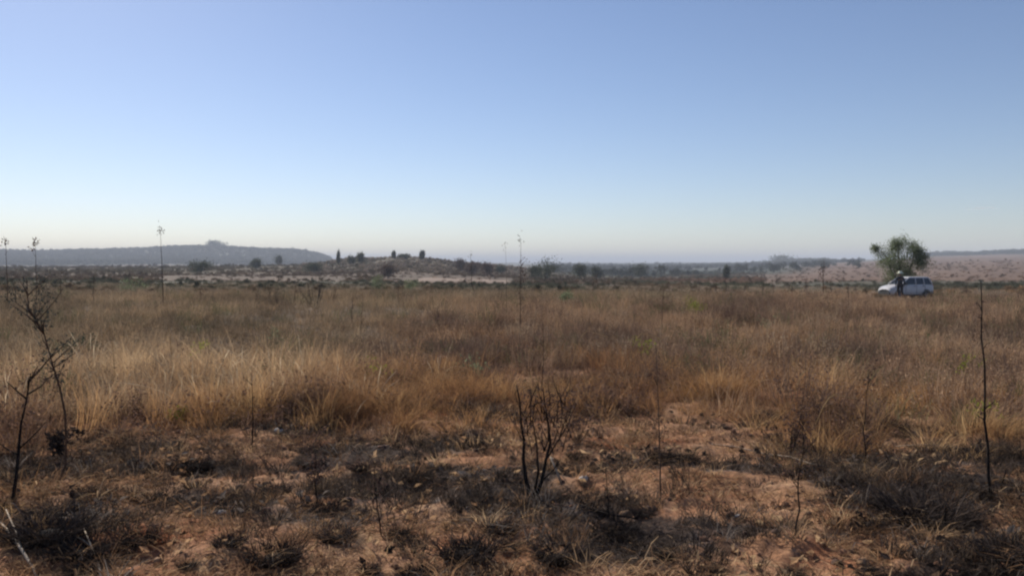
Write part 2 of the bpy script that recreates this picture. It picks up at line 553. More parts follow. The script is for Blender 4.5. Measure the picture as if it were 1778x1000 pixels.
# ------------------------------------------------------------------ scatter by geometry nodes (only for growth nobody could count)
def scatter(name, sources, pts, rot, scl, idx, tint, label, cat):
    coll = bpy.data.collections.new(name + '_kinds')
    for k, me in enumerate(sources):
        coll.objects.link(bpy.data.objects.new('%s_kind_%02d' % (name, k), me))
    n = len(pts)
    me = bpy.data.meshes.new(name)
    me.vertices.add(n); me.vertices.foreach_set('co', np.asarray(pts, float).ravel())
    a = me.attributes.new('rot', 'FLOAT_VECTOR', 'POINT'); a.data.foreach_set('vector', np.asarray(rot, float).ravel())
    a = me.attributes.new('scl', 'FLOAT_VECTOR', 'POINT'); a.data.foreach_set('vector', np.asarray(scl, float).ravel())
    a = me.attributes.new('idx', 'INT', 'POINT'); a.data.foreach_set('value', np.asarray(idx, np.int32))
    c = np.ones((n, 4)); c[:, :3] = tint
    a = me.attributes.new('tint', 'FLOAT_COLOR', 'POINT'); a.data.foreach_set('color', c.ravel())
    me.update()
    o = put(bpy.data.objects.new(name, me))
    g = bpy.data.node_groups.new(name + '_nodes', 'GeometryNodeTree')
    g.interface.new_socket('Geometry', in_out='INPUT', socket_type='NodeSocketGeometry')
    g.interface.new_socket('Geometry', in_out='OUTPUT', socket_type='NodeSocketGeometry')
    gi = g.nodes.new('NodeGroupInput'); go = g.nodes.new('NodeGroupOutput')
    ip = g.nodes.new('GeometryNodeInstanceOnPoints'); ci = g.nodes.new('GeometryNodeCollectionInfo')
    ci.inputs['Collection'].default_value = coll
    ci.inputs['Separate Children'].default_value = True
    ci.inputs['Reset Children'].default_value = True

    def named(nm, ty):
        x = g.nodes.new('GeometryNodeInputNamedAttribute'); x.data_type = ty; x.inputs['Name'].default_value = nm
        return x.outputs['Attribute']
    e = g.nodes.new('FunctionNodeEulerToRotation')
    g.links.new(named('rot', 'FLOAT_VECTOR'), e.inputs[0])
    g.links.new(gi.outputs[0], ip.inputs['Points'])
    g.links.new(ci.outputs[0], ip.inputs['Instance'])
    ip.inputs['Pick Instance'].default_value = True
    g.links.new(named('idx', 'INT'), ip.inputs['Instance Index'])
    g.links.new(e.outputs[0], ip.inputs['Rotation'])
    g.links.new(named('scl', 'FLOAT_VECTOR'), ip.inputs['Scale'])
    g.links.new(ip.outputs[0], go.inputs[0])
    md = o.modifiers.new('scatter', 'NODES'); md.node_group = g
    tag(o, label, cat, kind='stuff')
    return o


def blades_mesh(name, mat, seed, n, rad_, h, lean, wd, curve=0.35, seg=4, plume=0.0):
    """a clump of thin curving blades"""
    g = np.random.default_rng(seed)
    V = []; F = []
    for i in range(n):
        a = g.uniform(0, 2 * math.pi); rr = rad_ * math.sqrt(g.random())
        bx, by = rr * math.cos(a), rr * math.sin(a)
        hh = h * g.uniform(0.45, 1.0)
        la = a + g.normal(0, 0.9); ln = lean * g.uniform(0.2, 1.2)
        ex, ey = math.cos(la), math.sin(la)
        fa = g.uniform(0, math.pi); sx, sy = math.cos(fa), math.sin(fa)
        ww = wd * g.uniform(0.6, 1.3)
        cv = curve * g.uniform(0, 1.4)
        b = len(V)
        for s in range(seg + 1):
            t = s / seg
            off = hh * (ln * t + cv * t * t * t)
            z = hh * (t - 0.30 * cv * t ** 3)
            wv = ww * (1 - 0.75 * t) if not plume else ww * (0.7 if t < 0.7 else 0.7 + plume * math.sin((t - 0.7) / 0.3 * math.pi))
            cx, cy = bx + ex * off, by + ey * off
            V.append((cx - sx * wv, cy - sy * wv, z)); V.append((cx + sx * wv, cy + sy * wv, z))
        for s in range(seg):
            F.append((b + 2 * s, b + 2 * s + 1, b + 2 * s + 3, b + 2 * s + 2))
    me = bpy.data.meshes.new(name)
    me.from_pydata(V, [], F); me.materials.append(mat); me.update()
    return me


def twig_mesh(name, mat, seed, n, R, h, wd, leaves, lsz):
    """a tangle of upright twigs with small dry leaves"""
    g = random.Random(seed); b = MB()
    for i in range(n):
        a = g.uniform(0, 6.28); rr = R * math.sqrt(g.random()) * 0.6
        p = Vector((rr * math.cos(a), rr * math.sin(a), 0))
        d = Vector((math.cos(a) * g.uniform(0.1, 0.6), math.sin(a) * g.uniform(0.1, 0.6), 1)).normalized()
        hh = h * g.uniform(0.5, 1.05)
        q = p + d * hh + Vector((g.uniform(-.1, .1), g.uniform(-.1, .1), 0)) * h
        mid = (p + q) / 2 + Vector((g.uniform(-.05, .05), g.uniform(-.05, .05), 0)) * h
        s = Vector((math.cos(a + 1.3), math.sin(a + 1.3), 0)) * wd
        k = len(b.v)
        b.v += [p - s, p + s, mid - s * .8, mid + s * .8, q - s * .3, q + s * .3]
        b.f += [(k, k + 1, k + 3, k + 2), (k + 2, k + 3, k + 5, k + 4)]
        for j in range(leaves):
            t = g.uniform(0.25, 1.0)
            c = p.lerp(q, t) + Vector((g.uniform(-.12, .12), g.uniform(-.12, .12), g.uniform(-.05, .05))) * h
            b.leaf(c, (g.uniform(-1, 1), g.uniform(-1, 1), g.uniform(-.4, 1)), lsz * g.uniform(.5, 1), lsz * g.uniform(1, 2.2), g)
    return b.mesh(name, mat)


def crown_mesh(name, mat, seed, n, lsz, flat=0.75):
    """a small far tree: uneven mass of leaf clumps, about one metre in radius"""
    g = random.Random(seed); b = MB()
    lobes = [(Vector((g.uniform(-.55, .55), g.uniform(-.55, .55), g.uniform(.55, 1.15))), g.uniform(.3, .55)) for _ in range(8)]
    for i in range(n):
        c, s = g.choice(lobes)
        d = Vector((g.gauss(0, 1), g.gauss(0, 1), g.gauss(0, 1))).normalized() * s * g.random() ** .4
        d.z *= flat
        b.leaf(c + d, (g.uniform(-1, 1), g.uniform(-1, 1), g.uniform(-1, 1)), lsz * g.uniform(.7, 1.3), lsz * g.uniform(1, 1.8), g)
    b.tube([(0, 0, -.1), (0.03, 0, .4), (0, 0.05, .8)], [.06, .05, .03], 4)
    return b.mesh(name, mat)


RG = np.random.default_rng(11)


def polar_points(n, r0, r1, p0=-120, p1=1900, power=1.0):
    """n random points over a sector, evenly per area when power is 1 (smaller power: more of them near)"""
    u = RG.random(n)
    e = 2.0 * power
    r = (r0 ** e + u * (r1 ** e - r0 ** e)) ** (1 / e)
    a = np.arctan((RG.uniform(p0, p1, n) - 889) / FPX)
    return r * np.sin(a), r * np.cos(a), r, np.tan(a) * FPX + 889


def lerp_cols(cols, t):
    cols = np.array(cols); t = np.clip(t, 0, 1) * (len(cols) - 1)
    i = np.minimum(t.astype(int), len(cols) - 2); f = (t - i)[:, None]
    return cols[i] * (1 - f) + cols[i + 1] * f


def std(n, lo, hi, tilt=0.12, zvar=0.2):
    s = RG.uniform(lo, hi, n)
    rot = np.stack([RG.normal(0, tilt, n), RG.normal(0, tilt, n), RG.uniform(0, 6.283, n)], 1)
    scl = np.stack([s, s, s * RG.uniform(1 - zvar, 1 + zvar, n)], 1)
    return rot, scl


# --- tall dry grass of the middle band
src = [blades_mesh('dry_clump', M_BLADE, 100 + k, 46, 0.11, 0.52, 0.30, 0.0026, 0.35) for k in range(6)] + \
      [blades_mesh('bent_clump', M_BLADE, 120 + k, 34, 0.13, 0.60, 0.55, 0.0028, 0.85, seg=6) for k in range(3)] + \
      [twig_mesh('dry_forb', M_BLADE, 130 + k, 16, 0.20, 0.42, 0.0035, 5, 0.024) for k in range(4)] + \
      [blades_mesh('plumed_clump', M_BLADE, 140 + k, 16, 0.10, 0.66, 0.34, 0.0018, 0.7, seg=7, plume=1.5) for k in range(3)]
x, y, r, px = polar_points(44000, 5.2, 24, power=0.5)
edge = 7.1 + (fbm(x * 0.9, y * 0.9, 3, 50) - 0.5) * 2.4 + 0.9 * sstep(1350, 1700, px) + 0.2 * (px < 500)
patch = fbm(x * 0.55, y * 0.55, 4, 77)
gap = fbm(x * 1.1, y * 1.1, 3, 19)
dens = sstep(-0.9, 1.3, r - edge) * (0.10 + 1.0 * sstep(0.44, 0.58, patch)) * (0.05 + .95 * sstep(.44, .57, gap)) * (1 - 0.75 * sstep(9.5, 15, r)) * (1 - .9 * sstep(16, 23, r))
dens *= 1 - 0.55 * sstep(1380, 1560, px)
keep = RG.random(len(x)) < dens * 0.62 + 0.012
x, y, r, px, patch = x[keep], y[keep], r[keep], px[keep], patch[keep]
n = len(x)
rot, scl = std(n, 0.55, 1.15, .2, .35)
left = 1 - sstep(520, 760, px + (fbm(x, y, 2, 5) - .5) * 300)
scl[:, 2] *= 0.60 + 0.52 * left * sstep(7.5, 9, r) * (1 - sstep(11, 14, r)) - .12 * sstep(12, 20, r)
scl[:, 2] *= .7 + .6 * fbm(x * .8, y * .8, 2, 66)
scl *= (0.55 + 0.45 * sstep(6.4, 7.8, r))[:, None]
brown = lerp_cols([(0.14, 0.080, 0.055), (0.28, 0.150, 0.075), (0.42, 0.235, 0.105), (0.52, 0.34, 0.17)], fbm(x * 1.4, y * 1.4, 4, 21) * 2.0 - 0.5 + RG.normal(0, .2, n))
straw = lerp_cols([(0.30, 0.18, 0.105), (0.54, 0.37, 0.215), (0.74, 0.56, 0.35)], fbm(x * 1.5, y * 1.5, 3, 61) + RG.normal(0, .15, n))
lw = (left * sstep(8.2, 9.6, r) * 0.85)[:, None]
tint = brown * (1 - lw) + straw * lw
idx = np.where(RG.random(n) < 0.66, RG.integers(0, 6, n), RG.integers(6, 9, n))
forb = RG.random(n) < .12 + .55 * sstep(.48, .62, fbm(x * .9, y * .9, 3, 88)) * (1 - .6 * left * sstep(8.5, 9.5, r))
idx = np.where(forb, RG.integers(9, 13, n), idx)
fc = lerp_cols([(0.10, 0.065, 0.055), (0.18, 0.11, 0.08), (0.26, 0.17, 0.10)], RG.random(n))
tint = np.where(forb[:, None], fc, tint)
pl = (RG.random(n) < .10 * left * sstep(8, 9, r)) & ~forb
idx = np.where(pl, RG.integers(13, 16, n), idx)
tint = np.where(pl[:, None], np.array([[.56, .45, .31]]), tint)
scatter('dry_grass', src, np.stack([x, y, ground(x, y) - 0.02], 1), rot, scl, idx, tint, 'tall golden brown dry grass behind the burnt foreground', 'grass')

# --- low twiggy scrub and grass beyond, out to the car
src = [twig_mesh('scrub', M_SCRUB, 200 + k, 34, 0.36, 0.52, 0.004, 5, 0.022) for k in range(5)] + \
      [blades_mesh('low_clump', M_SCRUB, 220 + k, 80, 0.30, 0.48, 0.3, 0.0045, 0.3, seg=3) for k in range(3)]
x, y, r, px = polar_points(44000, 8.0, 130, power=0.45)
dens = sstep(8.0, 13.5, r) * (1 - .6 * sstep(45, 110, r)) * (0.35 + 0.75 * sstep(0.38, 0.6, fbm(x * 0.22, y * 0.12, 4, 33)))
cx, cy, cz = at(1570, 60)
dens *= np.where((np.abs(px - 1572) < 66) & (r > 34) & (r < 70), 0.22, 1)
keep = RG.random(len(x)) < dens
x, y, r, px = x[keep], y[keep], r[keep], px[keep]
n = len(x)
rot, scl = std(n, 0.7, 1.15)
scl *= (1 + 0.5 * sstep(20, 60, r))[:, None] * np.array([1, 1, 0.72])
scl[:, 2] *= (1 - 0.40 * sstep(25, 50, r)) * RG.uniform(.6, 1.35, n)
scl *= np.where((np.abs(px - 1572) < 70) & (r > 30), .5, 1.0)[:, None]
cg = lerp_cols([(0.155, 0.118, 0.080), (0.27, 0.20, 0.132), (0.42, 0.30, 0.185)], fbm(x * .5, y * .3, 4, 71) * 2.0 - .5 + RG.normal(0, .30, n))
cb = lerp_cols([(0.15, 0.10, 0.078), (0.30, 0.195, 0.13), (0.46, 0.31, 0.19)], fbm(x * .55, y * .35, 4, 72) * 2.0 - .5 + RG.normal(0, .30, n))
ct = lerp_cols([(0.24, 0.18, 0.13), (0.36, 0.275, 0.20), (0.48, 0.36, 0.25)], fbm(x * .2, y * .12, 4, 73) * 1.6 - .3 + RG.normal(0, .14, n))
wl = (1 - sstep(520, 720, px + (fbm(x * .2, y * .2, 2, 8) - .5) * 500))[:, None]
wg = np.maximum(wl, (sstep(22, 30, r) * (1 - sstep(1150, 1350, px)))[:, None])
tint = cb * (1 - wg) + cg * wg
wt = (sstep(34, 55, r) * (0.6 + .4 * sstep(900, 1300, px)))[:, None]
tint = tint * (1 - wt) + ct * wt
pale_ = (RG.random(n) < .10)[:, None]; tint = np.where(pale_, tint * .5 + np.array([[.26, .20, .13]]), tint)
olive = (RG.random(n) < .07)[:, None]; tint = np.where(olive, np.array([[.13, .14, .07]]), tint)
idx = np.where(RG.random(n) < 0.6, RG.integers(0, 5, n), RG.integers(5, 8, n))
scatter('low_scrub', src, np.stack([x, y, ground(x, y) - 0.03], 1), rot, scl, idx, tint, 'low grey brown scrub and dry growth covering the plain', 'scrub')

# --- coarse growth farther off
src = [crown_mesh('far_bush', M_TREEFAR, 300 + k, 170, 0.17) for k in range(5)]
src2 = src + [twig_mesh('far_scrub', M_SCRUB, 320 + k, 40, 1.3, 0.9, 0.02, 6, 0.09) for k in range(4)]
x, y, r, px = polar_points(100000, 50, 1000, power=0.42)
f1 = fbm(x * .03, y * .012, 4, 91)
dens = 0.15 + 0.85 * sstep(.44, .6, f1)
dens = np.where((px < 1330) & (r < 420), .45 + .55 * sstep(.40, .55, f1), dens)
sc0 = RG.uniform(.16, .62, len(x)) * (0.7 + r / 260)
open_ = ((px > 690) & (px < 890) & (r > 175) & (r < 290)) | ((px > 280) & (px < 600) & (r > 170) & (r < 260))
dens = np.where(open_, .05, dens)
dens = np.where((px > 1330) & (r > 235), .05, dens)
keep = RG.random(len(x)) < dens * .8
x, y, r, px, sc0 = x[keep], y[keep], r[keep], px[keep], sc0[keep]
n = len(x)
rot, scl = std(n, 1, 1.001, .05); scl *= sc0[:, None]; scl[:, 2] *= RG.uniform(.45, 1.0, n)
tint = soil_colour(x, y) * RG.uniform(.8, 1.7, n)[:, None] * np.array([[1.0, 1.02, .95]])
pick = np.where(RG.random(n) < .25, RG.integers(0, 5, n), RG.integers(5, 9, n))
scatter('distant_scrub', src2, np.stack([x, y, ground(x, y) - .08], 1), rot, scl, pick, tint, 'distant low scrub dotting the dry slopes', 'scrub')

# --- woods on the far hills and in the valley
def woods(name, n, r0, r1, p0, p1, label, lo, hi, dfun=None, cols=((0.035, 0.042, 0.03), (0.06, 0.066, 0.045))):
    x, y, r, px = polar_points(n, r0, r1, p0, p1)
    if dfun is not None:
        k = RG.random(n) < dfun(x, y, r, px); x, y, r, px = x[k], y[k], r[k], px[k]
    n = len(x)
    rot, scl = std(n, lo, hi, .04, .25)
    scatter(name, src, np.stack([x, y, ground(x, y) - .4], 1), rot, scl, RG.integers(0, 5, n), lerp_cols(cols, RG.random(n)), label, 'woodland')


woods('knoll_scrub', 1500, 330, 640, 520, 930, 'merging brown and olive scrub on the slopes of the knoll', .7, 1.5, None, ((0.24, 0.19, 0.145), (0.40, 0.31, 0.23)))
woods('hill_woods', 8500, 1750, 2750, -120, 575, 'dark woodland covering the long flat topped hill', 4, 7.5, None, ((0.022, 0.030, 0.02), (0.11, 0.105, 0.075)))
woods('ridge_woods', 2600, 2180, 2600, 1590, 1900, 'dark line of trees along the right hand ridge', 4, 8)
woods('valley_woods', 5200, 420, 2600, 950, 1500, 'blue green trees filling the low valley', 3, 6,
      lambda x, y, r, px: sstep(.42, .55, fbm(x * .008, y * .003, 3, 12)) * (1 - .8 * sstep(1400, 1500, px)))

# --- ash, straw and crumbs lying on the burnt ground
litter = []
for k in range(4):
    g = random.Random(400 + k); b = MB()
    for i in range(26):
        a = g.uniform(0, 6.28); p = Vector((g.uniform(-.16, .16), g.uniform(-.16, .16), g.uniform(.004, .02)))
        L_ = g.uniform(.04, .16); d = Vector((math.cos(a), math.sin(a), g.uniform(-.08, .22))) * L_
        s = Vector((-math.sin(a), math.cos(a), 0)) * g.uniform(.0012, .0026)
        q = len(b.v); mdl = p + d * .5 + Vector((0, 0, g.uniform(0, .02)))
        b.v += [p - s, p + s, mdl - s, mdl + s, p + d - s * .4, p + d + s * .4]
        b.f += [(q, q + 1, q + 3, q + 2), (q + 2, q + 3, q + 5, q + 4)]
    litter.append(b.mesh('straw_litter', M_BLADE))
for k in range(3):
    litter.append(blades_mesh('stubble', M_BLADE, 450 + k, 22, 0.05, 0.13, 0.6, 0.0028, 0.4, seg=2))
for k in range(2):
    g = random.Random(470 + k); b = MB()
    for i in range(12):
        b.leaf((g.uniform(-.2, .2), g.uniform(-.2, .2), .012), (g.uniform(-1, 1), g.uniform(-1, 1), g.uniform(-.2, .5)), .03, .06, g)
    litter.append(b.mesh('fallen_leaves', M_BLADE))
x, y, r, px = polar_points(9500, 2.4, 9.5, -300, 2080, power=.9)
chm = char_mask(x, y)
keep = RG.random(len(x)) < .35 + .4 * sstep(.35, .6, fbm(x * 1.7, y * 1.7, 3, 14))
x, y, r, px, chm = x[keep], y[keep], r[keep], px[keep], chm[keep]
n = len(x); rot, scl = std(n, .6, 1.3, .08)
t1 = lerp_cols([(0.14, 0.08, 0.05), (0.34, 0.20, 0.11), (0.52, 0.36, 0.21)], RG.random(n) ** 1.2)
t2 = lerp_cols([(0.022, 0.019, 0.018), (0.06, 0.045, 0.038), (0.20, 0.17, 0.15)], RG.random(n) ** 1.5)
wc = (RG.random(n) < .12 + .65 * chm)[:, None]
kind_ = np.where(RG.random(n) < .75, RG.integers(0, 4, n), RG.integers(4, 9, n))
scatter('ground_litter', litter, np.stack([x, y, ground(x, y) + .002], 1), rot, scl, kind_, np.where(wc, t2, t1), 'straw, stubble and dead leaves strewn over the burnt soil', 'litter')


# ------------------------------------------------------------------ single plants
def curve_pts(p0, p1, n, wob, g, sag=0):
    p0, p1 = Vector(p0), Vector(p1)
    L_ = (p1 - p0).length
    pts = []
    ox = oy = 0
    for i in range(n + 1):
        t = i / n
        if 0 < i < n:
            ox += g.uniform(-wob, wob) * L_ / n; oy += g.uniform(-wob, wob) * L_ / n
        k = math.sin(math.pi * t)
        pts.append(p0.lerp(p1, t) + Vector((ox, oy, sag * k * L_)))
    return pts


def pix(px, py, r):
    """where the thing seen at a pixel stands when it is r metres away"""
    a = az_of(px)
    return Vector((r * math.sin(a), r * math.cos(a), CZ + r * tan_el(px, py)))


def stalk(px, py, top_px, top_py, name, label, cat='plant', group=None, rad0=.008, mat=None, wob=.15, twigs=4, head=None, leaves=None, seed=1,
          r=None, twig_len=.12, leafmat=None, tmat=None, twig_lo=.35):
    """a thin upright plant whose foot and tip are seen at the two pixels"""
    g = random.Random(seed)
    if r is None:
        x, y, z, r = hit(px, py)
    else:
        x, y, z = at(px, r)
    root = empty(name, (x, y, z), 0, label, cat, group)
    tip = pix(top_px, top_py, r) - Vector((x, y, z))
    H = tip.length
    pts = curve_pts((0, 0, -.03), tip, 8, wob, g)
    b = MB(); b.tube(pts, [rad0 * (1 - .75 * i / 8) for i in range(9)], 6)
    b.build('stem', mat or M_CHAR, root, True)
    ends = []
    for k in range(twigs):
        t = g.uniform(twig_lo, .95); i = int(t * 8); p = pts[i].lerp(pts[min(i + 1, 8)], t * 8 - i)
        a = g.uniform(0, 6.28); ll = H * twig_len * g.uniform(.5, 1.4)
        q = p + Vector((math.cos(a) * .75, math.sin(a) * .75, g.uniform(.4, 1.0))) * ll
        tb = MB(); tb.tube(curve_pts(p, q, 3, .3, g), [rad0 * .5, rad0 * .4, rad0 * .3, rad0 * .15], 4)
        tb.build('twig', tmat or mat or M_CHAR, root, True)
        ends.append((p, q))
    if head:
        hb = MB(); n_, s_, spread = head
        for _ in range(n_):
            c = tip + Vector((g.gauss(0, 1) * spread * .5, g.gauss(0, 1) * spread * .5, g.gauss(0, 1) * spread))
            hb.leaf(c, (g.uniform(-.6, .6), g.uniform(-.6, .6), g.uniform(-.2, 1)), s_, s_ * 2.2, g)
        tag(hb.build('seed_head', leafmat or M_BROWNLEAF, root), kind='stuff')
    if leaves:
        n_, s_, lo, hi = leaves
        lb = MB()
        for _ in range(n_):
            t = g.uniform(lo, hi); p = tip * t
            if ends and g.random() < .7:
                e = g.choice(ends); p = e[0].lerp(e[1], g.uniform(.3, 1.1))
            lb.leaf(p + Vector((g.gauss(0, s_ * 1.4), g.gauss(0, s_ * 1.4), g.gauss(0, s_ * 1.4))), (g.uniform(-1, 1), g.uniform(-1, 1), g.uniform(-.3, 1)), s_ * g.uniform(.5, 1), s_ * g.uniform(1, 2), g)
        tag(lb.build('leaves', leafmat or M_PURPLE, root), kind='stuff')
    return root


M_BROWNLEAF = M_PURPLE


def bush(px, r, wid, hgt, name, label, cat, group=None, mat=None, n=500, lsz=.06, stems=7, seed=1, stem_mat=None, sink=.0, lobes=7, py=None):
    g = random.Random(seed)
    x, y, z = at(px, r)
    if py is not None:
        x, y, z, r = hit(px, py)
    root = empty(name, (x, y, z - sink), g.uniform(0, 6.28), label, cat, group)
    b = MB(); cents = []
    for k in range(lobes):
        a = g.uniform(0, 6.28); rr = g.uniform(.1, .42) * wid
        cents.append((Vector((rr * math.cos(a), rr * math.sin(a), hgt * g.uniform(.35, .82))), g.uniform(.14, .26)))
    for k in range(stems):
        c = cents[k % lobes][0]
        b.tube(curve_pts((g.uniform(-.05, .05) * wid, g.uniform(-.05, .05) * wid, -.05), c * .98, 4, .2, g), [hgt * q_ * (1 if hgt > 2 else .5) for q_ in (.018, .015, .012, .009, .004)], 5)
    b.build('stems', stem_mat or M_BARK, root, True)
    f = MB()
    for _ in range(n):
        c, s = g.choice(cents)
        d = Vector((g.gauss(0, 1), g.gauss(0, 1), g.gauss(0, 1))).normalized() * g.random() ** .45
        p = c + Vector((d.x * s * wid, d.y * s * wid, d.z * s * hgt))
        p.z = max(p.z, .03)
        f.leaf(p, (g.uniform(-1, 1), g.uniform(-1, 1), g.uniform(-.5, 1)), lsz * g.uniform(.5, 1), lsz * g.uniform(1, 1.9), g)
    tag(f.build('foliage', mat or M_DULLGREEN, root), kind='stuff')
    return root


def tree(px, r, hgt, wid, name, label, group=None, mat=None, n=1500, lsz=.16, seed=1, clear=.2, lobes=12, py=None, limbs=7, trunk_r=None, name2='tree', flat=1.0, x_y=None):
    g = random.Random(seed)
    x, y, z = at(px, r) if x_y is None else (*x_y, gz(*x_y))
    root = empty(name, (x, y, z - .05), 0, label, 'tree', group)
    tr = trunk_r or hgt * .022
    top = Vector((g.uniform(-.05, .05) * wid, g.uniform(-.05, .05) * wid, hgt * .55))
    tb = MB(); tp = curve_pts((0, 0, -.1), top, 6, .18, g)
    tb.tube(tp, [tr * (1.25 - .13 * i) for i in range(7)], 7)
    tb.build('trunk', M_BARK, root, True)
    cents = []
    for k in range(lobes):
        a = 6.283 * k / lobes + g.uniform(-.4, .4); rr = wid * .5 * g.uniform(.15, .78)
        h = hgt * g.uniform(clear + .22, .88)
        rr *= 1 - .35 * abs(h / hgt - .6) * 2
        cents.append((Vector((rr * math.cos(a), rr * math.sin(a), h)), g.uniform(.17, .30)))
    for k in range(min(limbs, lobes)):
        st = tp[g.randint(1, 5)]
        lb = MB(); lb.tube(curve_pts(st, cents[k][0], 5, .2, g, .03), [tr * .55, tr * .45, tr * .36, tr * .28, tr * .18, tr * .08], 5)
        lb.build('limb', M_BARK, root, True)
    f = MB()
    for _ in range(n):
        c, s = g.choice(cents)
        d = Vector((g.gauss(0, 1), g.gauss(0, 1), g.gauss(0, 1))) * .55
        f.leaf(c + Vector((d.x * s * wid, d.y * s * wid, d.z * s * hgt * flat)), (g.uniform(-1, 1), g.uniform(-1, 1), g.uniform(-.7, .8)), lsz * g.uniform(.5, 1), lsz * g.uniform(.9, 1.7), g)
    f.build('crown', mat or M_DULLGREEN, root)
    return root


# --- the forked charred shrub in the middle of the burnt ground
def path_tube(b, pixels, r, r0, r1, base, n=6, jitter=.0, g=None):
    P = [pix(p[0], p[1], r + (p[2] if len(p) > 2 else 0)) - base for p in pixels]
    b.tube(P, [r0 + (r1 - r0) * i / (len(P) - 1) for i in range(len(P))], n)
    return P


x, y, z, r = hit(925, 862)
B = Vector((x, y, z))
root = empty('charred_shrub', B, 0, 'forked charred shrub with two main stems in the middle of the burnt foreground', 'shrub')
b = MB(); path_tube(b, [(922, 866), (914, 835), (909, 800), (910, 765), (905, 735), (903, 700), (897, 668, .05)], r, .017, .004, B); b.build('stem', M_CHAR, root, True)
b = MB(); path_tube(b, [(930, 866), (941, 835, .03), (948, 800, .06), (956, 768, .08), (952, 735, .1), (946, 700, .1), (943, 672, .12)], r, .016, .003, B); b.build('stem', M_CHAR, root, True)
b = MB(); path_tube(b, [(948, 800, .06), (966, 770, .1), (985, 740, .16), (1002, 700, .2)], r, .007, .002, B); b.build('branch', M_CHAR, root, True)
b = MB(); path_tube(b, [(926, 866), (935, 820, -.12), (932, 770, -.18), (925, 730, -.2), (930, 690, -.2)], r, .009, .002, B); b.build('branch', M_CHAR, root, True)
b = MB(); path_tube(b, [(941, 835, .03), (962, 815, -.05), (975, 795, -.1)], r, .006, .002, B); b.build('branch', M_CHAR, root, True)
g = random.Random(9)
for k in range(40):
    t0 = (g.uniform(905, 985), g.uniform(700, 790)); q = pix(t0[0], t0[1], r + .06) - B
    e = pix(t0[0] + g.uniform(-26, 34), t0[1] - g.uniform(18, 60), r + g.uniform(-.15, .25)) - B
    b = MB(); b.tube(curve_pts(q, e, 3, .25, g), [.0045, .0035, .0025, .0012], 4); b.build('twig', M_CHAR, root, True)
f = MB()
for k in range(420):
    c = pix(g.uniform(905, 1000), g.uniform(675, 780), r + g.uniform(-.15, .25)) - B
    f.leaf(c, (g.uniform(-1, 1), g.uniform(-1, 1), g.uniform(-1, 1)), .014, .03, g)
tag(f.build('shrivelled_leaves', M_PURPLE, root), kind='stuff')

x, y, z, r2 = hit(978, 842)
B = Vector((x, y, z))
b = MB(); path_tube(b, [(978, 846), (966, 815, .05), (956, 792, .1)], r2, .009, .006, B)
o = b.build('bleached_stick', M_PALE, None, True); o.location = B
tag(o, 'short pale bleached stick leaning against the forked charred shrub', 'stick')

# --- tall thin stems and leafy shrubs near at hand
stalk(1730, 868, 1707, 490, 'burnt_sapling', 'tall thin charred sapling standing alone at the right edge', 'sapling', rad0=.011, wob=.10, twigs=5, twig_len=.06, seed=21, leaves=(30, .018, .3, .9))
stalk(1745, 850, 1752, 812, 'burnt_stub', 'short charred stub beside the tall sapling at the right', 'stub', rad0=.010, twigs=1, seed=22)
stalk(88, 850, 68, 485, 'leafy_shrub', 'tall slender shrub with dark grey green leaves near the left edge', 'shrub', rad0=.010, wob=.34, twigs=22, twig_len=.13, seed=23,
      mat=M_BROWNSTEM, leaves=(420, .016, .45, 1.0), leafmat=M_BLUELEAF, twig_lo=.5)
stalk(8, 880, 48, 650, 'burnt_sapling', 'leaning charred sapling at the far left edge of the foreground', 'sapling', rad0=.013, wob=.12, twigs=6, twig_len=.25, seed=24, leaves=(60, .02, .5, 1))
stalk(435, 782, 436, 648, 'dead_stalk', 'straight dark dead stalk rising from the edge of the grass at left', 'stalk', rad0=.007, wob=.05, twigs=2, seed=25)
stalk(1505, 806, 1507, 640, 'charred_seedling', 'thin dark seedling with a tuft of scorched leaves low on its stem, right of centre', 'plant', rad0=.005, twigs=7, twig_len=.16, seed=26, leaves=(110, .020, .1, .35), twig_lo=.12)
stalk(1385, 930, 1396, 722, 'charred_seedling', 'thin charred seedling with sparse leaves beside the reddish soil patch', 'plant', rad0=.006, twigs=7, twig_len=.14, seed=27, leaves=(70, .018, .2, .8))
stalk(1150, 862, 1146, 600, 'dead_stalk', 'tall reddish brown dead stalk right of the forked shrub', 'stalk', rad0=.006, wob=.06, twigs=5, mat=M_BROWNSTEM, seed=28, leaves=(60, .016, .4, .9))
stalk(1058, 900, 1052, 788, 'dead_stalk', 'short thin dead stalk in the ash just right of the forked shrub', 'stalk', rad0=.004, wob=.08, twigs=3, seed=29)
stalk(548, 872, 545, 780, 'charred_seedling', 'small charred seedling with a dark leaf tuft left of centre', 'plant', rad0=.006, twigs=8, twig_len=.3, seed=30, leaves=(140, .022, .3, 1))
stalk(662, 930, 655, 800, 'charred_seedling', 'thin charred seedling in the grey ash left of the forked shrub', 'plant', rad0=.005, twigs=6, twig_len=.22, seed=31, leaves=(60, .018, .3, 1))
stalk(905, 600, 905, 420, 'tall_stalk', 'tallest thin stalk breaking the skyline at the centre', 'stalk', r=16.5, rad0=.011, wob=.05, twigs=8, twig_len=.07, seed=32, mat=M_BROWNSTEM, leaves=(90, .03, .25, .7), head=(14, .02, .08))
stalk(880, 600, 876, 428, 'tall_stalk', 'thin stalk just left of the tallest central one', 'stalk', r=20, rad0=.007, wob=.05, twigs=3, twig_len=.05, seed=33, mat=M_BROWNSTEM, head=(10, .02, .08))
stalk(940, 680, 940, 560, 'dead_stalk', 'dark dead stalk behind the forked shrub in the grass', 'stalk', r=9.5, rad0=.006, wob=.1, twigs=4, seed=34)
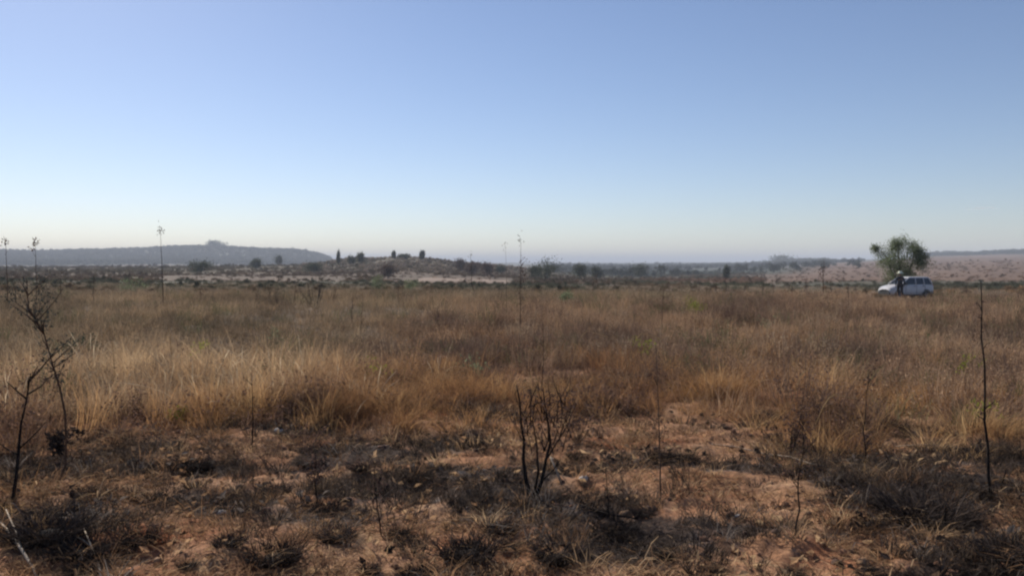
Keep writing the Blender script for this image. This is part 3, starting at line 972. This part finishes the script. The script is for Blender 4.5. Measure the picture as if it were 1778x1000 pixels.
stalk(283, 560, 278, 402, 'tall_stalk', 'tall dark stalk with a small tufted head on the left skyline', 'stalk', r=27, rad0=.016, wob=.04, twigs=2, twig_len=.02, seed=35, mat=M_BROWNSTEM, head=(30, .035, .10))
stalk(12, 520, 10, 422, 'tall_stalk', 'tufted stalk on the skyline at the far left edge', 'stalk', r=32, rad0=.018, wob=.04, twigs=2, twig_len=.04, seed=36, mat=M_BROWNSTEM, head=(26, .04, .10))
stalk(62, 520, 62, 424, 'tall_stalk', 'thin tufted stalk on the skyline above the left leafy shrub', 'stalk', r=32, rad0=.016, wob=.04, twigs=3, twig_len=.05, seed=37, mat=M_BROWNSTEM, head=(24, .05, .12))
stalk(1475, 560, 1472, 492, 'thin_post', 'dark thin upright stem in the scrub left of the car', 'stem', r=24, rad0=.014, wob=.03, twigs=1, seed=38, mat=M_BROWNSTEM)
stalk(1430, 540, 1430, 462, 'thin_post', 'taller dark upright stem left of the car with a leafy tip', 'stem', r=36, rad0=.022, wob=.04, twigs=5, seed=39, mat=M_BROWNSTEM, leaves=(60, .06, .7, 1))
UPRIGHT = [(1396, 478, 522, 48), (1404, 482, 524, 50), (1365, 484, 522, 45), (1447, 488, 525, 46), (1490, 494, 528, 40), (1520, 500, 532, 42), (1614, 505, 535, 42), (1262, 482, 505, 60), (1246, 486, 506, 60), (1215, 488, 508, 62), (1322, 486, 520, 50), (1040, 478, 516, 52), (1030, 484, 514, 55), (1345, 484, 520, 52), (822, 440, 500, 60), (1290, 488, 512, 60), (1680, 492, 530, 44), (555, 480, 560, 30), (540, 488, 565, 26), (512, 490, 560, 28), (575, 500, 560, 26), (470, 495, 555, 30), (440, 500, 560, 27), (610, 505, 590, 18), (625, 520, 600, 17), (350, 500, 560, 28), (160, 478, 540, 30), (105, 470, 540, 33), (28, 480, 545, 30), (960, 560, 600, 20), (1150, 500, 590, 18), (1290, 560, 600, 18), (1600, 560, 600, 18), (1100, 510, 550, 30), (760, 530, 590, 18), (690, 500, 560, 26)]
MARKS = [(170, 'left leafy shrub', 0), (283, 'tall tufted stalk at left', 0), (545, 'bare grey shrub', 1), (905, 'tallest central stalk', 0), (1208, 'yellow green plant', 0), (1430, 'taller leafy tipped stem', 0), (1573, 'parked car', 0)]
ORD = ['first', 'second', 'third', 'fourth', 'fifth', 'sixth', 'seventh', 'eighth', 'ninth', 'tenth', 'eleventh']
seen = {}
for q in sorted(UPRIGHT, key=lambda q: min(abs(q[0] - m_[0]) for m_ in MARKS)):
    m_ = min(MARKS, key=lambda m_: abs(q[0] - m_[0])); side = 'left' if q[0] < m_[0] else 'right'
    seen.setdefault((m_[1], side), []).append(q)
lab_of = {q: '%s thin dark upright stem counted %s from the %s' % (ORD[i_], sd_, nm_) for (nm_, sd_), l_ in seen.items() for i_, q in enumerate(l_)}
for k, q in enumerate(UPRIGHT):
    px_, a_, b_, r_ = q
    stalk(px_, b_, px_ + random.Random(k).uniform(-9, 9), a_, 'upright_stem', lab_of[q], 'stem', 'upright stems in the scrub', r=r_,
          rad0=.0005 * r_, wob=.2, twigs=4, twig_len=.14, seed=60 + k, mat=M_BROWNSTEM, leaves=(26, .0012 * r_, .3, 1))

# bushier grey shrubs at mid left
for k, (px_, r_, w_, h_, lab, mt, sz) in enumerate([
        (548, 24, 1.1, 1.35, 'bare grey twiggy shrub in the scrub left of centre', M_BLUELEAF, .022),
        (480, 26, 1.2, 1.05, 'low dull shrub left of the bare grey twiggy shrub', M_BLUELEAF, .024),
        (715, 60, 1.6, 1.3, 'light green bush in front of the pale bare strip', M_GREEN, .07),
        (655, 62, 1.6, 1.6, 'rounder green bush left of centre below the knoll', M_GREEN, .07),
        (238, 48, 2.3, 1.2, 'bright green bush low in the scrub left of the tufted stalk', M_GREEN, .06),
        (985, 24, .55, .62, 'small pale green plant in the scrub right of the central stalk', M_GREEN, .035),
        (1208, 21, .9, .62, 'yellow green plant in the scrub right of centre', M_LIME, .026),
        (122, 14, .9, .5, 'faint olive plant behind the left leafy shrub', M_DULLGREEN, .025),
        (60, 22, 1.6, 1.15, 'dark leafy bush in the scrub at far left', M_BLUELEAF, .03)]):
    bush(px_, r_, w_, h_, 'bush', lab, 'bush', None, mt, n=420, lsz=sz, seed=200 + k)
bush(310, 7.6, .26, .20, 'seedling', 'small bright yellow green seedling at the grass edge on the left', 'plant', None, M_LIME, n=60, lsz=.035, seed=231, py=738, stems=4)
bush(1722, 9, .5, .3, 'seedling', 'yellowish green plant in the grass behind the right charred sapling', 'plant', None, M_LIME, n=60, lsz=.03, seed=232, stems=4)
bush(640, 10.5, .7, .42, 'seedling', 'olive yellow plant at the right end of the pale straw', 'plant', None, M_LIME, n=70, lsz=.03, seed=233, stems=4)
for k, (px_, r_, l_) in enumerate([(470, 15, 'small green shoot in the grey scrub above the straw patch'), (340, 13, 'olive shoot just above the pale straw at left'), (822, 10.5, 'small yellow green shoot in the grass left of the central stalk'),
                                   (1120, 12.5, 'small green shoot right of the arching straws'), (1335, 17, 'yellowish shoot in the brown scrub left of the car'), (1690, 12, 'yellowish shoot in the scrub left of the tall right sapling')]):
    bush(px_, r_, .42, .5, 'seedling', l_, 'plant', None, M_LIME if k % 2 else M_GREEN, n=80, lsz=.028, seed=260 + k, stems=5)
bush(108, 6.6, .30, .26, 'scorched_bush', 'small black scorched bush below the left leafy shrub', 'bush', None, M_TUSSOCK, n=240, lsz=.03, seed=234, py=800, stem_mat=M_CHAR)
bush(1004, 8, .5, .42, 'scorched_bush', 'loose dark twiggy bush at the grass edge behind the forked shrub', 'bush', None, M_PURPLE, n=200, lsz=.022, seed=235, py=770, stem_mat=M_CHAR, stems=12, lobes=10)
bush(1372, 8, .6, .55, 'scorched_bush', 'dark brown twiggy bush in the grass at right of centre', 'bush', None, M_PURPLE, n=220, lsz=.022, seed=236, py=790, stem_mat=M_CHAR, stems=12, lobes=10)

# ------------------------------------------------------------------ the tree by the car
CARX, CARY, CARZ = at(1573, 62)
tx, ty, _ = at(1562, 66)
g = random.Random(77)
tz = gz(tx, ty)
root = empty('green_tree', (tx, ty, tz - .05), 0, 'round green leafy tree standing behind the parked car', 'tree')
stems = []
tb = MB()
tb.tube([(0, 0, -.1), (.05, 0, .35), (.02, .05, .8)], [.17, .14, .13], 8); tb.build('trunk', M_BARK, root, True)
lobes = []
PXM = 66 / FPX
for (lx, ly, s) in [(1530, 437, .50), (1524, 455, .50), (1536, 468, .55), (1546, 445, .55), (1540, 422, .34), (1556, 424, .42), (1568, 420, .45), (1566, 440, .6), (1580, 432, .45), (1592, 427, .34), (1600, 436, .34),
                    (1575, 458, .65), (1590, 458, .6), (1590, 470, .5), (1560, 470, .6), (1582, 478, .6), (1545, 480, .5), (1520, 430, .26), (1552, 460, .6), (1596, 456, .35), (1570, 482, .5), (1588, 484, .45), (1550, 432, .45), (1574, 446, .6), (1588, 445, .5), (1534, 452, .45), (1600, 446, .4)]:
    c = pix(1560 + (lx - 1560) * .86, ly, 66) - Vector((tx, ty, tz)) + Vector((0, g.uniform(-1.2, 1.0), 0))
    lobes.append((c, s * 1.15))
for k in range(9):
    c = lobes[(k * 5) % len(lobes)][0]
    lb = MB(); lb.tube(curve_pts((.02, .05, .7 - .04 * k), c, 6, .14, g, .02), [.085, .07, .055, .045, .035, .025, .01], 6); lb.build('limb', M_BARK, root, True)
f = MB()
for _ in range(16500):
    c, s = g.choice(lobes)
    d = Vector((g.gauss(0, 1), g.gauss(0, 1), g.gauss(0, 1))) * s * .50
    f.leaf(c + d, (g.uniform(-1, 1), g.uniform(-1, 1), g.uniform(-.8, .7)), .06 * g.uniform(.6, 1.2), .09 * g.uniform(.7, 1.4), g)
f.build('crown', M_GREEN, root)

# ------------------------------------------------------------------ far single trees
FT = [
    (627, 440, 5.2, 4.6, 'rounded dark tree on the left brow of the knoll', M_DULLGREEN),
    (610, 430, 4.0, 3.8, 'smaller dark bush tree left of the rounded one on the knoll', M_DULLGREEN),
    (588, 440, 7.0, 1.6, 'thin upright tree at the left foot of the knoll', M_DULLGREEN),
    (733, 470, 5.2, 3.0, 'slim twin crowned tree on top of the knoll', M_DULLGREEN),
    (684, 480, 3.8, 2.4, 'small faint tree near the middle of the knoll top', M_DULLGREEN),
    (674, 230, 3.6, 5.2, 'reddish brown bushy tree below the knoll', M_PURPLE),
    (700, 470, 3.0, 7.0, 'low spreading tree on the crest of the knoll', M_DULLGREEN),
    (820, 330, 5.0, 9.0, 'broad dark tree on the right shoulder of the knoll', M_PURPLE),
    (846, 300, 5.0, 5.5, 'dark tree at the right end of the pale bare strip', M_PURPLE),
    (800, 360, 5.6, 6.5, 'brown leafed tree above the pale bare strip', M_PURPLE),
    (868, 380, 3.6, 5.0, 'small dark tree where the knoll falls to the valley', M_DULLGREEN),
    (948, 240, 6.4, 8.6, 'large dark green tree right of the central stalk', M_DULLGREEN),
    (930, 250, 4.2, 4.6, 'smaller tree on the left flank of the large dark green one', M_DULLGREEN),
    (1007, 280, 5.6, 6.6, 'second dark green tree at the edge of the valley', M_DULLGREEN),
    (1036, 330, 4.8, 5.0, 'third smaller green tree toward the valley', M_DULLGREEN),
    (1112, 420, 7.5, 9.5, 'green tree standing out of the valley haze', M_DULLGREEN),
    (1262, 300, 4.6, 2.6, 'pair of slim trees at the near lip of the valley', M_DULLGREEN),
    (348, 300, 4.4, 7.6, 'dark round bush below the long flat topped hill', M_DULLGREEN),
    (445, 420, 5.0, 6.0, 'small dark tree below the end of the long hill', M_DULLGREEN),
    (484, 700, 9.0, 7.0, 'blue grey tree before the right end of the long hill', M_DULLGREEN),
    (545, 330, 4.2, 8.0, 'dull bushy tree between the long hill and the knoll', M_DULLGREEN),
]
for k, (px_, r_, h_, w_, lab, mt) in enumerate(FT):
    tree(px_, r_, h_, w_, 'distant_tree', lab, None, mt, n=1300, lsz=.0010 * r_ + .10, seed=500 + k, clear=.12, flat=1.1)
tree(375, 2480, 26, 52, 'hilltop_tree', 'broad domed tree clump rising on top of the long hill', None, M_DULLGREEN, n=1600, lsz=3.2, seed=540, clear=0)
for k, (px_, w_, h_) in enumerate([(1355, 66, 20), (1405, 60, 12), (1430, 40, 11)]):
    tree(px_, 1900, h_, w_, 'hilltop_tree', ['dark tree clump on the low rise left of the car tree', 'wider low tree clump right of the dark one on the rise', 'rightmost tree clump on the low rise'][k],
         None, M_DULLGREEN, n=1200, lsz=2.2, seed=550 + k, clear=0)

# ------------------------------------------------------------------ burnt tussocks
def tussock_mesh(seed, n=90):
    me = blades_mesh('burnt_blades', M_TUSSOCK, seed, n, .11, .115, .9, .0034, .7, seg=3)
    return me


tus = [tussock_mesh(600 + k, 420) for k in range(5)]
crown_me = []
for k in range(4):
    b = blob((0, 0, 0.0), (.07, .07, .035), 40 + k, 10, 6)
    crown_me.append(b.mesh('root_crown', M_CHAR, True))


def tussock(px, py, s, label, k, group='burnt grass tussocks'):
    x, y, z, r = hit(px, py)
    root = empty('burnt_tussock', (x, y, z), k * 1.7, label, 'tussock', group)
    s *= .85
    root.scale = (s * 1.25, s * 1.25, s)
    o = put(bpy.data.objects.new('blades', tus[k % 5]), root)
    c = put(bpy.data.objects.new('root_crown', crown_me[k % 4]), root)
    return root


for k, (px_, py_, s_, lab) in enumerate([
        (1612, 905, 1.9, 'largest black burnt tussock on the right side of the foreground'),
        (1570, 890, 1.1, 'burnt tussock joined to the left side of the largest black one'),
        (1655, 915, 1.2, 'burnt tussock joined to the right side of the largest black one'),
        (1760, 975, 1.3, 'black burnt tussock in the bottom right corner'),
        (812, 968, 1.2, 'black burnt tussock at the bottom edge left of centre'),
        (972, 972, 1.1, 'black burnt tussock at the bottom edge below the forked shrub'),
        (78, 935, 1.5, 'big black burnt tussock near the bottom left corner'),
        (95, 900, 1.0, 'burnt tussock just behind the big one at bottom left'),
        (330, 815, 1.0, 'black burnt tussock at left before the grass edge'),
        (1525, 912, .8, 'small burnt tussock left of the largest black one'),
        (470, 975, 1.1, 'burnt tussock at the bottom edge left of the seedling'),
        (132, 965, 1.0, 'burnt tussock beside the pale twigs at bottom left'),
        (725, 832, .8, 'flat burnt tussock left of the ash circle'),
        (870, 925, .8, 'burnt tussock in front of the ash circle'),
        (1150, 795, .8, 'burnt tussock at the grass edge right of the forked shrub'),
        (400, 880, 1.0, 'burnt tussock in the grey ash at left')]):
    tussock(px_, py_, s_, lab, k)
g = random.Random(31); used = []
while len(used) < 48:
    px_, py_ = g.uniform(-40, 1820), g.uniform(768, 1004)
    if any(abs(px_ - a_) < 44 and abs(py_ - b_) < 22 for a_, b_ in used): continue
    used.append((px_, py_))
NTH = 'first second third fourth fifth sixth seventh eighth ninth tenth eleventh twelfth thirteenth fourteenth fifteenth sixteenth seventeenth eighteenth nineteenth twentieth'.split()
for row_, (lo_, hi_) in {'along the grass edge': (760, 845), 'in the middle of the burnt ground': (845, 925), 'near the bottom edge': (925, 1010)}.items():
    for k, (px_, py_) in enumerate(sorted(q for q in used if lo_ <= q[1] < hi_)):
        tussock(px_, py_, g.uniform(.35, .85), '%s small blackened tussock from the left %s' % (NTH[k], row_), k)

# ------------------------------------------------------------------ sticks, pale twigs, stones
def twig_thing(name, label, cat, paths, mat, group=None):
    """paths of (photo column, photo row, height above the ground) with radii"""
    x, y, z, r = hit(*paths[0][0][:2]); B = Vector((x, y, z))
    root = empty(name, B, 0, label, cat, group)
    for j, (p0, *rest) in enumerate(paths):
        pts = []
        *pp, (ra, rb) = [p0] + rest
        for (a_, b_, h_) in pp:
            xx, yy, zz, rr = hit(a_, b_); pts.append(Vector((xx, yy, zz + h_)) - B)
        b = MB(); b.tube(pts, [ra + (rb - ra) * i / (len(pts) - 1) for i in range(len(pts))], 6)
        b.build('branch' if j else 'stem', mat, root, True)
    return root


twig_thing('pale_branch', 'forked bleached branch poking in at the bottom left corner', 'branch', [
    [(62, 1030, .0), (48, 1000, .03), (28, 975, .05), (5, 945, .07), (-10, 930, .08), (.010, .005)],
    [(28, 975, .05), (18, 945, .07), (2, 915, .1), (.006, .003)]], M_PALE)
twig_thing('pale_branch', 'thin forked bleached twig beside the bottom left tussock', 'branch', [
    [(172, 1020, .0), (160, 985, .03), (150, 965, .05), (138, 940, .07), (.008, .003)],
    [(150, 965, .05), (132, 955, .06), (120, 950, .06), (.005, .002)],
    [(118, 1015, .0), (128, 990, .03), (134, 978, .04), (.006, .004)]], M_PALE)
twig_thing('fallen_stalk', 'long pale fallen stalk lying along the grass edge at right', 'stalk', [
    [(1238, 778, .03), (1280, 783, .03), (1330, 792, .02), (1375, 800, .03), (1410, 812, .03), (1440, 815, .02), (.008, .004)]], M_PALE)
twig_thing('fallen_stalk', 'thin pale stalk lying left of the right charred sapling', 'stalk', [
    [(1560, 782, .03), (1610, 780, .04), (1650, 781, .03), (1690, 785, .02), (.006, .003)]], M_PALE)
twig_thing('fallen_stalk', 'short dark stick added to deepen the cast shade right of the forked shrub', 'stick', [
    [(1010, 880, .01), (1060, 900, .02), (1110, 905, .015), (.010, .006)]], M_CHAR)  # added dark stick, helps out the weak cast shadow of the forked shrub


def bent_straw(px, py, dx, rise, label, k):
    x, y, z, r = hit(px, py); B = Vector((x, y, z))
    wdt = dx / FPX * r
    pts = [Vector((wdt * t, 0, -.02 + rise * math.sin(min(t * 2.0, 1.0) * math.pi / 2) - .10 * rise * max(0, t - .5) * 2)) for t in [i / 8 for i in range(9)]]
    b = MB(); b.tube(pts, [.004, .004, .004, .004, .004, .0035, .003, .0045, .002], 4)
    o = b.build('bent_straw', M_STRAW); o.location = B
    return tag(o, label, 'straw', 'bent straws arching over the grass')


for k, (a_, b_, c_, d_, l_) in enumerate([(1410, 760, 80, .42, 'pale bent straw arching right above the grass at right of centre'),
                                          (1370, 730, 60, .52, 'pale bent straw above the scorched bush at right'),
                                          (1080, 680, 70, .75, 'pale arching straw left of the reddish dead stalk'),
                                          (980, 690, 80, .80, 'long arching straw right of the central stalk'),
                                          (690, 700, 60, .65, 'pale bent straw beside the olive yellow plant'),
                                          (200, 720, -20, .95, 'tall pale straw leaning left above the straw patch'),
                                          (300, 720, -14, .95, 'tall pale straw at the middle of the straw patch')]):
    bent_straw(a_, b_, c_, d_, l_, k)

g = random.Random(5)
for k, (a_, b_, s_, l_) in enumerate([(815, 882, .022, 'tiny bright white stone at the ash circle'), (1284, 898, .022, 'small pale stone at right of the burnt foreground'), (182, 853, .018, 'small pale stone right of the left leafy shrub'),
                                      (380, 892, .03, 'pale grey stone in the ash at left'), (960, 800, .03, 'light stone behind the forked shrub'), (482, 752, .05, 'pinkish pale stone at the grass edge on the left'),
                                      (1015, 832, .035, 'flat grey stone right of the forked shrub')]):
    x, y, z, r = hit(a_, b_)
    o = blob((0, 0, 0), (s_, s_ * .8, s_ * .6), 10 + k, 8, 6).build('stone', M_STONE, None, True)
    o.location = (x, y, z + s_ * .2)
    tag(o, l_, 'stone')

# short black stubble of burnt grass, thick in the sooty patches
stub = [blades_mesh('burnt_stubble', M_BLADE, 480 + k, 40, 0.07, 0.085, 0.8, 0.0026, 0.5, seg=2) for k in range(4)]
x, y, r, px = polar_points(9000, 2.4, 9.5, -300, 2080, power=.9)
chm = char_mask(x, y)
keep = RG.random(len(x)) < .05 + .36 * chm
x, y, r, px = x[keep], y[keep], r[keep], px[keep]
n = len(x); rot, scl = std(n, .6, 1.5, .1)
scatter('burnt_stubble', stub, np.stack([x, y, ground(x, y) - .004], 1), rot, scl, RG.integers(0, 4, n), lerp_cols([(.035, .028, .025), (.08, .058, .046), (.15, .11, .08)], RG.random(n) ** 1.4), 'short black burnt stubble in the sooty patches', 'stubble')

# clods of earth thrown up among the ash
clods = [blob((0, 0, 0), (.03, .026, .02), 60 + k, 7, 5).mesh('clod', plain('clod_earth_%d' % k, [(0.20, 0.10, 0.06), (0.10, 0.06, 0.045), (0.27, 0.16, 0.09)][k], .95, .3, 50), True) for k in range(3)]
x, y, r, px = polar_points(900, 2.6, 8.5, -300, 2080)
n = len(x); rot, scl = std(n, .3, 1.3, .5)
scatter('clods', clods, np.stack([x, y, ground(x, y)], 1), rot, scl, RG.integers(0, 3, n), np.ones((n, 3)), 'small clods of reddish earth scattered over the burnt ground', 'clods')

# ------------------------------------------------------------------ the car
M_PAINT = plain('silver_paint', (0.50, 0.49, 0.50), .25, .05, 3, spec=.25, coat=.15)
M_GLASS = plain('window_glass', (0.03, 0.035, 0.04), .05, .1, 3, spec=.8)
M_TYRE = plain('tyre_rubber', (0.02, 0.02, 0.02), .85, .2, 30)
M_RIM = plain('wheel_metal', (0.12, 0.12, 0.125), .6, .1, 20, metal=.3)
M_TRIM = plain('black_plastic', (0.03, 0.03, 0.032), .6, .1, 20)
M_LAMP = plain('lamp_glass', (0.6, 0.6, 0.6), .1, .1, 20, spec=.8)
M_REDLAMP = plain('red_lamp', (0.4, 0.02, 0.02), .2, .1, 20, spec=.6)


def build_car():
    root = empty('parked_car', (CARX, CARY, CARZ), rad(12), 'pale silvery hatchback parked in the scrub under the green tree', 'car')
    root.scale = (.90, .90, .97)
    # body: cross sections from nose (-x) to tail (+x); nose points to the left of the picture
    st = [(-1.90, .38, .62, .60), (-1.84, .30, .74, .72), (-1.60, .26, .86, .80), (-1.20, .24, .96, .81), (-.85, .24, 1.01, .82), (-.3, .22, 1.03, .82), (.4, .22, 1.04, .82), (1.2, .24, 1.05, .81), (1.65, .27, 1.04, .79), (1.84, .34, .98, .74), (1.88, .42, .85, .70)]
    b = MB(); nn = 12
    for (x, zb, zt, w_) in st:
        prof = [(0, zb), (w_ * .8, zb), (w_ * .96, zb + .10), (w_, zb + .28 * (zt - zb) + .06), (w_ * .99, zt - .12), (w_ * .92, zt - .02), (w_ * .5, zt + .015)]
        ring = prof + [(0, zt + .02)] + [(-a_, c_) for a_, c_ in reversed(prof[1:])]
        for (yy, zz) in ring: b.v.append(Vector((x, yy, zz)))
    m_ = 14
    for i in range(len(st) - 1):
        for k in range(m_):
            k2 = (k + 1) % m_
            b.f.append((i * m_ + k, i * m_ + k2, (i + 1) * m_ + k2, (i + 1) * m_ + k))
    b.f.append(tuple(range(m_))); b.f.append(tuple(len(b.v) - m_ + k for k in reversed(range(m_))))
    body = b.build('body', M_PAINT, root, True)
    # roof with pillars
    def frustum(xs, zs, ws, mat, name, par):
        q = MB()
        for (x, z_, w_) in zip(xs, zs, ws):
            q.v += [Vector((x[0], -w_, z_)), Vector((x[1], -w_, z_)), Vector((x[1], w_, z_)), Vector((x[0], w_, z_))]
        for lv in range(len(zs) - 1):
            for k in range(4):
                k2 = (k + 1) % 4
                q.f.append((lv * 4 + k, lv * 4 + k2, lv * 4 + 4 + k2, lv * 4 + 4 + k))
        q.f.append(tuple(reversed(range(4)))); q.f.append(tuple(len(q.v) - 4 + k for k in range(4)))
        return q.build(name, mat, par)
    frustum([(-.98, 1.70), (-.78, 1.66), (-.22, 1.50)], [1.0, 1.05, 1.46], [.76, .755, .60], M_GLASS, 'window_glass', root)
    frustum([(-.27, 1.54), (-.15, 1.44), (.1, 1.2)], [1.455, 1.53, 1.56], [.625, .58, .45], M_PAINT, 'roof', root)
    for s in (-1, 1):
        for (x0, x1) in ((-.98, -.25), (.28, .33), (1.0, 1.02), (1.72, 1.50)):
            p = MB(); p.tube([(x0, s * .765, 1.0), (x1, s * .612, 1.48)], [.05, .04], 6); p.build('pillar', M_PAINT, root, True)
        for x0 in (-1.18, 1.17):
            w_ = empty('wheel', (x0, s * .74, .30), 0); w_.parent = root
            t = MB(); t.tube([(0, -.09, 0), (0, -.07, 0), (0, .07, 0), (0, .09, 0)], [.26, .30, .30, .26], 20); t.build('tyre', M_TYRE, w_, True)
            t = MB(); t.tube([(0, s * .085, 0), (0, s * .10, 0)], [.19, .17], 14); t.build('rim', M_RIM, w_)
            t = MB()
            arc = [(x0 + .36 * math.cos(q_), s * .775, .30 + .36 * math.sin(q_)) for q_ in [math.pi * i / 10 for i in range(11)]]
            t.tube(arc, [.045] * 11, 6); t.build('wheel_arch', M_TRIM, root, True)
        t = MB(); t.box((-1.80, s * .52, .72), (.10, .26, .13)); t.build('headlight', M_LAMP, root)
        t = MB(); t.box((1.84, s * .62, .86), (.08, .14, .26)); t.build('tail_light', M_REDLAMP, root)
        t = MB(); t.box((-.62, s * .88, 1.06), (.12, .16, .11)); t.build('mirror', M_TRIM, root)
        for x0 in (-.62, .31, 1.05):
            t = MB(); t.box((x0, s * .822, .66), (.012, .012, .60)); t.build('door_seam', M_TRIM, root)
        for x0 in (.14, .90):
            t = MB(); t.box((x0, s * .828, .90), (.14, .03, .03)); t.build('door_handle', M_TRIM, root)
        t = MB(); t.box((0, s * .80, .26), (2.0, .06, .10)); t.build('sill', M_TRIM, root)
    t = MB(); t.box((-1.88, 0, .42), (.12, 1.3, .18)); t.build('front_bumper', M_TRIM, root)
    t = MB(); t.box((1.88, 0, .44), (.10, 1.34, .18)); t.build('rear_bumper', M_TRIM, root)
    t = MB(); t.box((-1.88, 0, .62), (.05, .55, .09)); t.build('grille', M_TRIM, root)


build_car()

# ------------------------------------------------------------------ the person by the car
M_SHIRT = plain('dark_shirt', (0.035, 0.04, 0.05), .9, .2, 12)
M_TROUSER = plain('dark_trousers', (0.03, 0.028, 0.032), .9, .2, 12)
M_SKIN = plain('skin', (0.16, 0.085, 0.055), .6, .1, 20)
M_HAT = plain('pale_hat', (0.72, 0.72, 0.55), .8, .08, 20)
M_SHOE = plain('shoe', (0.03, 0.022, 0.018), .7, .2, 20)


def skin_obj(name, V, E, R, mat, parent, sub=1):
    me = bpy.data.meshes.new(name); me.from_pydata(V, E, []); me.materials.append(mat)
    o = put(bpy.data.objects.new(name, me), parent)
    o.modifiers.new('skin', 'SKIN').use_smooth_shade = True
    for i, rr in enumerate(R):
        sv_ = me.skin_vertices[0].data[i]; sv_.radius = rr if isinstance(rr, tuple) else (rr, rr); sv_.use_root = (i == 0)
    sb = o.modifiers.new('sub', 'SUBSURF'); sb.levels = sub; sb.render_levels = sub
    return o


def ensure_skin(me):
    if not me.skin_vertices:
        bpy.context.view_layer.objects.active


def build_person():
    x, y, z = at(1563, 58.5)
    root = empty('person', (x, y, z), rad(160), 'person in dark clothes and a pale wide brimmed hat standing before the car', 'person')
    # joints: pelvis, spine, chest, neck, head, arms, legs (metres, facing -y)
    J = {'pel': (0, 0, .95), 'spi': (0, .01, 1.15), 'che': (0, .01, 1.33), 'nek': (0, 0, 1.49), 'hd1': (0, -.015, 1.58), 'hd2': (0, -.02, 1.68)}
    V = []; E = []; R = []; ix = {}
    def add(k, p, r_, par=None):
        ix[k] = len(V); V.append(p); R.append(r_)
        if par: E.append((ix[par], ix[k]))
    add('pel', J['pel'], (.15, .11)); add('spi', J['spi'], (.135, .10), 'pel'); add('che', J['che'], (.16, .11), 'spi'); add('nek', J['nek'], .055, 'che')
    add('hd1', J['hd1'], (.075, .09), 'nek'); add('hd2', J['hd2'], (.078, .092), 'hd1')
    for s, n_ in ((-1, 'l'), (1, 'r')):
        add('sh' + n_, (s * .19, .01, 1.40), .055, 'che'); add('el' + n_, (s * .26, .03, 1.12), .042, 'sh' + n_); add('wr' + n_, (s * .25, -.07, .89), .028, 'el' + n_)
        add('pa' + n_, (s * .245, -.085, .82), (.036, .018), 'wr' + n_)
        for q in range(4):
            add('f%d' % q + n_, (s * .245 + (q - 1.5) * .004, -.125 + q * .024, .775 - .01 * (q in (1, 2))), .009, 'pa' + n_)
            add('g%d' % q + n_, (s * .235, -.125 + q * .023, .735 - .012 * (q in (1, 2))), .008, 'f%d' % q + n_)
        add('th' + n_, (s * .235, -.135, .83), .010, 'pa' + n_); add('ti' + n_, (s * .23, -.155, .80), .009, 'th' + n_)
        add('hp' + n_, (s * .10, 0, .86), .09, 'pel'); add('kn' + n_, (s * .12, -.01 - .05 * (s > 0), .48), .06, 'hp' + n_); add('an' + n_, (s * .13, .03, .09), .04, 'kn' + n_)
        add('to' + n_, (s * .14, -.13, .04), (.038, .03), 'an' + n_)
    skin_obj('body', V, E, R, M_SKIN, root)
    def sub_skin(name, items, mat):
        VV = []; RR = []; EE = []; mp = {}
        for k, par, gr in items:
            mp[k] = len(VV); VV.append(V[ix[k]] if isinstance(k, str) else k); rr = R[ix[k]]
            rr = rr if isinstance(rr, tuple) else (rr, rr); RR.append((rr[0] + gr, rr[1] + gr))
            if par: EE.append((mp[par], mp[k]))
        skin_obj(name, VV, EE, RR, mat, root)
    sub_skin('shirt', [('spi', None, .035), ('che', 'spi', .03), ('pel', 'spi', .03), ('nek', 'che', .012), ('shl', 'che', .02), ('ell', 'shl', .018), ('wrl', 'ell', .010), ('shr', 'che', .02), ('elr', 'shr', .018), ('wrr', 'elr', .010)], M_SHIRT)
    sub_skin('trousers', [('pel', None, .02), ('hpl', 'pel', .02), ('knl', 'hpl', .02), ('anl', 'knl', .02), ('hpr', 'pel', .02), ('knr', 'hpr', .02), ('anr', 'knr', .02)], M_TROUSER)
    for s, n_ in ((-1, 'l'), (1, 'r')):
        b = MB(); b.tube([(s * .13, .07, .045), (s * .132, .0, .05), (s * .14, -.10, .04), (s * .143, -.17, .03)], [.040, .048, .044, .026], 8); b.build('shoe', M_SHOE, root, True)
        e = MB(); e.tube([(s * .03, -.105, 1.645), (s * .03, -.112, 1.645)], [.012, .010], 6); e.build('eye', M_SHOE, root)
        e = MB(); e.tube([(s * .088, -.015, 1.66), (s * .094, -.01, 1.63), (s * .088, -.01, 1.60)], [.012, .016, .010], 6); e.build('ear', M_SKIN, root, True)
    e = MB(); e.tube([(0, -.105, 1.65), (0, -.125, 1.615), (0, -.11, 1.605)], [.008, .015, .012], 6); e.build('nose', M_SKIN, root, True)
    e = MB(); e.tube([(-.022, -.104, 1.58), (0, -.110, 1.578), (.022, -.104, 1.58)], [.004, .007, .004], 5); e.build('mouth', M_SHOE, root, True)
    h = MB(); n_ = 18
    prof = [(.225, 1.675), (.225, 1.69), (.118, 1.71), (.112, 1.78), (.09, 1.82), (.0, 1.825)]
    for (rr, zz) in prof:
        for k in range(n_):
            t = 2 * math.pi * k / n_; h.v.append(Vector((rr * math.cos(t), -.02 + rr * math.sin(t), zz + (.012 * math.cos(2 * t) if rr > .2 else 0))))
    for i in range(len(prof) - 1):
        for k in range(n_):
            k2 = (k + 1) % n_; h.f.append((i * n_ + k, i * n_ + k2, (i + 1) * n_ + k2, (i + 1) * n_ + k))
    h.f.append(tuple(reversed(range(n_))))
    h.build('hat', M_HAT, root, True)


build_person()
